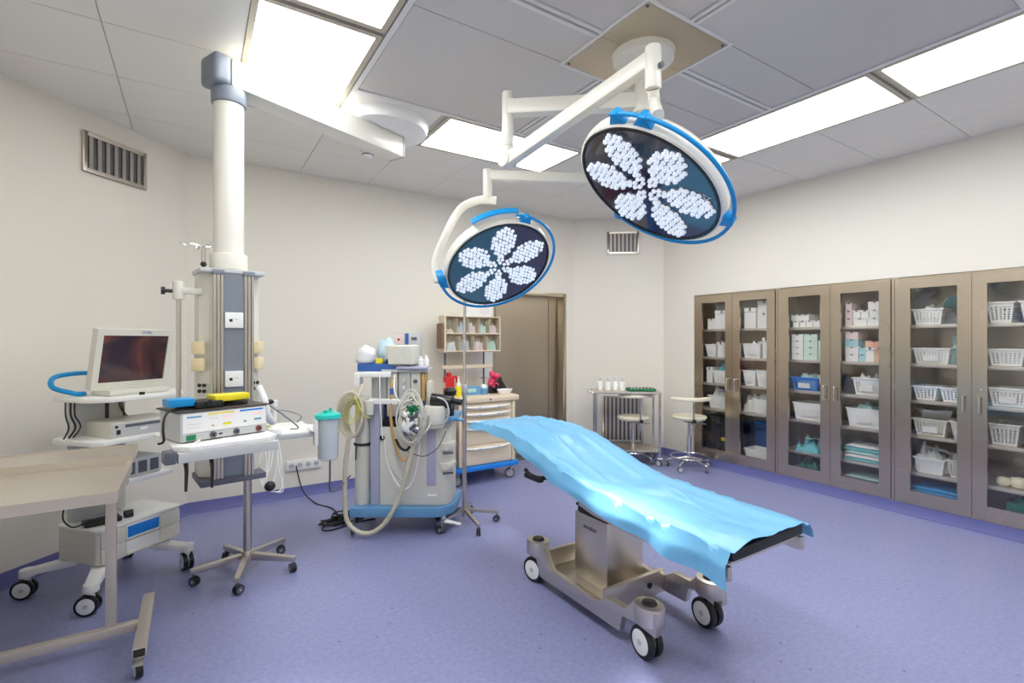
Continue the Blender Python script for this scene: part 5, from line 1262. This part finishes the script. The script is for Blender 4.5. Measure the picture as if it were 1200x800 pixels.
# bin rack on two posts
for x in (-.27, .20): MB().cyl((x, .44, .87), (x, .44, 1.68), .010, n=10).build('rack_post', 'dgrey', t)
MB().bx(-.31, .29, .40, .425, 1.14, 1.18).build('rack_rail', 'beige', t, bevel=.004)
rk = MB()
for z in (1.325, 1.51, 1.69): rk.bx(-.33, .32, .30, .43, z, z + .012)
rk.bx(-.345, -.33, .29, .435, 1.32, 1.705).bx(.32, .33, .29, .435, 1.32, 1.705).bx(-.33, .32, .425, .435, 1.32, 1.70)
rk.build('bin_rack', 'beige', t, bevel=.002)
MB().bx(-.375, -.35, .30, .42, 1.36, 1.62).build('side_pocket', mat('wood_brown', (128, 100, 78), .5), t, bevel=.006)
for r in range(2):
    z0 = 1.34 + r * .185
    for c in range(5 if r else 4):
        n_ = 5 if r else 4; wv = .65 / n_; xa = -.33 + wv * c + .004; xb = xa + wv - .008
        bn = MB().add([(xa, .30, z0), (xb, .30, z0), (xb, .285, z0 + .13), (xa, .285, z0 + .13), (xa, .304, z0), (xb, .304, z0), (xb, .289, z0 + .13), (xa, .289, z0 + .13)], [(0, 1, 2, 3), (7, 6, 5, 4), (0, 4, 5, 1), (1, 5, 6, 2), (2, 6, 7, 3), (3, 7, 4, 0)]).build('tilt_bin', 'clear', t)
        MB().bx(xa - .004, xa - .001, .29, .42, z0 - .003, z0 + .15).build('bin_divider', 'beige', bn)
DXc, DYc = 2.50, 4.33
LBN = [['white folded packet', 'small grey vials', 'pink-capped white packets', 'pale green packets'], ['beige rolls', 'white syringes', 'grey ring caps', 'pale green pads', 'pale pink pads']]
for r in range(2):
    for c in range(len(LBN[r])):
        n_ = len(LBN[r]); wv = .65 / n_; xc = -.33 + wv * (c + .5); h = .05 if (r == 1 and c == 0) else .11
        mt = ['whitecloth', 'lgrey', 'pinkcarton', 'greencarton', 'pinkcarton'][c] if not (r == 1 and c == 0) else 'beige'
        o = mound(wv * .72, .085, h, 80 + r * 7 + c, 10, 6, .6, .35).build('packet_bundle', mt, ang=60)
        tag(o, '%s in the %s row of the bin rack' % (LBN[r][c], 'lower' if r == 0 else 'upper'), 'packet', 'bin rack contents', (DXc + xc, DYc + .36, 1.3375 + r * .185))
# items on the cart top (z = 0.875)
t = thing('detergent_jug', 'red plastic jug at the left of the beige cart top', 'jug', (2.215, 4.62, .8755))
MB().prism([(-.06, -.045), (.035, -.045), (.035, .045), (-.06, .045)], 0, .20).build('body', 'red', t, bevel=.015)
MB().tube([(.03, 0, .19), (.075, 0, .185), (.085, 0, .13), (.07, 0, .07), (.03, 0, .05)], .012, 10).build('handle', 'red', t)
MB().lathe([(0, .20), (.028, .20), (.028, .235), (0, .24)], (-.01, 0, 0), n=18).build('cap', 'red', t); MB().bx(-.062, -.05, -.03, .03, .08, .14).build('side_label', 'orangecarton', t)
t = thing('yellow_bottle', 'yellow squeeze bottle with white pointed cap on the beige cart', 'bottle', (2.255, 4.50, .8755))
MB().lathe([(0, 0), (.031, 0), (.033, .01), (.033, .095), (.028, .105), (0, .105)], n=24).build('body', 'yellow', t); MB().lathe([(.026, .105), (.024, .125), (.010, .15), (.006, .20), (0, .202)], n=18).build('cap', 'white', t)
t = thing('glove_box', 'grey-blue cardboard box on the beige cart behind the pole', 'box', (2.43, 4.58, .8755))
MB().bx(-.10, .10, -.05, .05, 0, .088).build('body', 'mblue', t, bevel=.003, smooth=False); MB().bx(-.055, .045, -.0515, -.050, .03, .07).build('print', 'paleteal', t); MB().bx(-.09, -.07, -.052, -.05, .0, .09).build('edge_tape', 'dgrey', t)
t = thing('sanitizer_bottle', 'pale blue pump bottle with white collar beside the grey-blue box', 'bottle', (2.575, 4.55, .8755))
MB().lathe([(0, 0), (.04, 0), (.042, .01), (.042, .06), (.03, .075), (0, .075)], n=24).build('body', 'mblue', t); MB().lathe([(.036, .07), (.03, .09), (.016, .105), (0, .105)], n=20).build('collar', 'white', t)
MB().cyl((0, 0, .10), (0, 0, .17), .005, n=8).bx(-.025, .012, -.009, .009, .165, .18).build('pump_head', 'dgrey', t)
o = MB(); rr = random.Random(2)
for k in range(14): o.ball((rr.uniform(-.045, .045), rr.uniform(-.025, .025), .03 + .19 * (k + .5) / 14), (rr.uniform(.03, .045), .03, rr.uniform(.02, .03)), 10, 7)
o = o.build('rubber_mask', 'pink'); tag(o, 'bundle of pink rubber face masks standing on the beige cart', 'mask', loc=(2.70, 4.57, .8755))
MB().prism([(-.045, -.03), (.045, -.03), (.045, .03), (-.045, .03)], 0, .10).build('holder', 'blackgloss', o, bevel=.01)
o = mound(.20, .12, .20, 95, 16, 10, .4, 1.1).build('black_bag', 'blackgloss', ang=80); tag(o, 'black plastic bag slumped beside the pink masks', 'bag', loc=(2.825, 4.68, .8755))
o = MB().lathe([(0, .004), (.055, .004), (.085, .045), (.092, .05), (.092, .045), (.06, 0), (0, 0)], n=32).build('kidney_dish', 'white'); o.scale = (1, .6, 1)
tag(o, 'shallow white dish at the right of the beige cart top', 'dish', loc=(2.78, 4.46, .8755))
t = thing('waste_bin', 'dark red bin half hidden between anaesthesia machine and beige cart', 'bin', (2.02, 4.36, 0))
MB().taper(-.075, .075, -.10, .10, 0, .62, .015).build('body', 'brown', t, bevel=.01); MB().bx(-.08, .08, -.105, .105, .62, .65).build('rim', 'brown', t, bevel=.008)

# ------------------------------------------------------------------ small table by the far wall
TA = math.atan2(-.474, .594)
t = thing('side_table', 'narrow steel side table holding bottles and a green tray by the far wall', 'table', (4.19, 4.04, 0), TA)
w, d = .38, .44
MB().bx(-w, w, 0, d, .825, .85).build('top', 'tsteel', t, bevel=.004)
for (x, y) in ((-w + .02, .02), (w - .02, .02), (-w + .02, d - .02), (w - .02, d - .02)):
    MB().cyl((x, y, .07), (x, y, .825), .014, n=14).build('leg', 'chrome', t)
    caster(t, x, y, .034, .018, .8, .075, True, 'lgrey', 'dgrey', 'chrome')
    MB().cyl((x, y, .085), (x, y, .092), .03, n=18).build('bumper_ring', 'white', t)
MB().bx(-w + .01, w - .01, .02, d - .02, .16, .175).build('lower_shelf', 'tsteel', t, bevel=.003)
MB().tube([(-w, .05, .835), (-w - .06, .05, .84), (-w - .075, .12, .84), (-w - .075, .32, .84), (-w - .06, .39, .84), (-w, .39, .835)], .008, 8, 5).build('push_handle', 'chrome', t)
c_, s_ = math.cos(TA), math.sin(TA)
def st(x, y, z): return (4.19 + x * c_ - y * s_, 4.04 + x * s_ + y * c_, z)
for k, (x, y) in enumerate(((-.30, .25), (-.21, .20), (-.12, .24), (-.04, .19))):
    b = thing('pump_bottle', 'white bottle on the steel side table, %s from the left' % ['first', 'second', 'third', 'fourth'][k], 'bottle', st(x, y, .8505), TA, 'white bottles on the side table')
    MB().lathe([(0, 0), (.034, 0), (.036, .01), (.036, .085), (.024, .105), (0, .105)], n=20).build('body', 'white', b); MB().lathe([(.014, .105), (.014, .125), (.006, .13), (.005, .155), (0, .156)], n=12).build('pump', 'lgrey', b); MB().bx(-.012, .03, -.008, .008, .152, .162).build('spout', 'white', b)
t = thing('instrument_tray', 'green tray with metal instruments on the steel side table', 'tray', st(.17, .17, .8505), TA)
MB().bx(-.16, .16, -.09, .09, 0, .006).bx(-.16, .16, -.09, -.084, .006, .028).bx(-.16, .16, .084, .09, .006, .028).bx(-.16, -.154, -.084, .084, .006, .028).bx(.154, .16, -.084, .084, .006, .028).build('tray', 'green', t, bevel=.002)
rr = random.Random(8)
for k in range(7):
    x = -.12 + .04 * k
    b = MB().tube([(x, -.07, .012), (x + .006, 0, .026), (x + rr.uniform(-.01, .01), .07, .036)], .005, 6).ring((x, -.06, .020), .010, .003, n=12, m=6)
    o = b.build('clamp_instrument', 'chrome'); tag(o, 'steel clamp lying in the green tray', 'instrument', 'clamps in the green tray', st(.17, .17, .8565), TA)

# ------------------------------------------------------------------ stools
def stool(label, x, y, rz, zs_, zp):
    t = thing('stool', label, 'stool', (x, y, 0), rz, 'ivory wheeled stools')
    for k in range(5):
        a = math.radians(18 + 72 * k); c, s = math.cos(a), math.sin(a)
        MB().tube([(0, 0, .13), (c * .10, s * .10, .105), (c * .20, s * .20, .085), (c * .245, s * .245, .068)], lambda u: .017 - .005 * u, 10, 5).build('base_leg', 'chrome', t)
        caster(t, c * .245, s * .245, .03, .016, a + .7, .075, True, 'lgrey', 'dgrey', 'chrome')
    MB().ring((0, 0, .135), .20, .010, n=40, m=8).build('foot_ring', 'chrome', t)
    MB().cyl((0, 0, .09), (0, 0, .36), .025, n=18).cyl((0, 0, .36), (0, 0, zs_ - .05), .016, n=16).build('column', 'chrome', t)
    MB().lathe([(0, zs_ - .055), (.12, zs_ - .055), (.175, zs_ - .045), (.19, zs_ - .02), (.185, zs_ - .006), (.15, zs_), (0, zs_ + .002)], n=40).build('seat', 'ivory', t)
    MB().bx(-.06, .06, -.05, .05, zs_ - .075, zs_ - .055).build('seat_plate', 'dgrey', t, bevel=.004)
    MB().tube([(.02, -.03, zs_ - .07), (.10, -.08, zs_ - .075), (.16, -.13, zs_ - .08)], .005, 7).build('lift_lever', 'chrome', t)
    MB().beam((0, 0, zs_ - .07), (0, -.225, zs_ - .075), .03, .012).build('rest_arm', 'steel', t)
    MB().cyl((0, -.225, zs_ - .14), (0, -.225, zp - .04), .011, n=12).build('rest_rod', 'chrome', t)
    MB().cyl((0, -.24, zs_ - .03), (0, -.265, zs_ - .03), .020, n=14).build('rest_knob', 'black', t)
    pts = []
    for i in range(21):
        a = math.radians(-90 - 62 + 124 * i / 20); pts.append((.255 * math.cos(a), -.0 + .255 * math.sin(a) + .02))
    inn = [(p[0] * .70, (p[1] - .02) * .70 + .02) for p in reversed(pts)]
    MB().prism(pts + inn, zp - .04, zp).build('arm_rest', 'ivory', t, bevel=.014, seg=3)
    return t
stool('ivory wheeled stool tucked under the steel side table', 4.41, 4.17, -math.radians(25), .545, .815)
stool('ivory wheeled stool standing beside the leftmost cabinet', 4.70, 3.60, -math.radians(40), .60, .815)
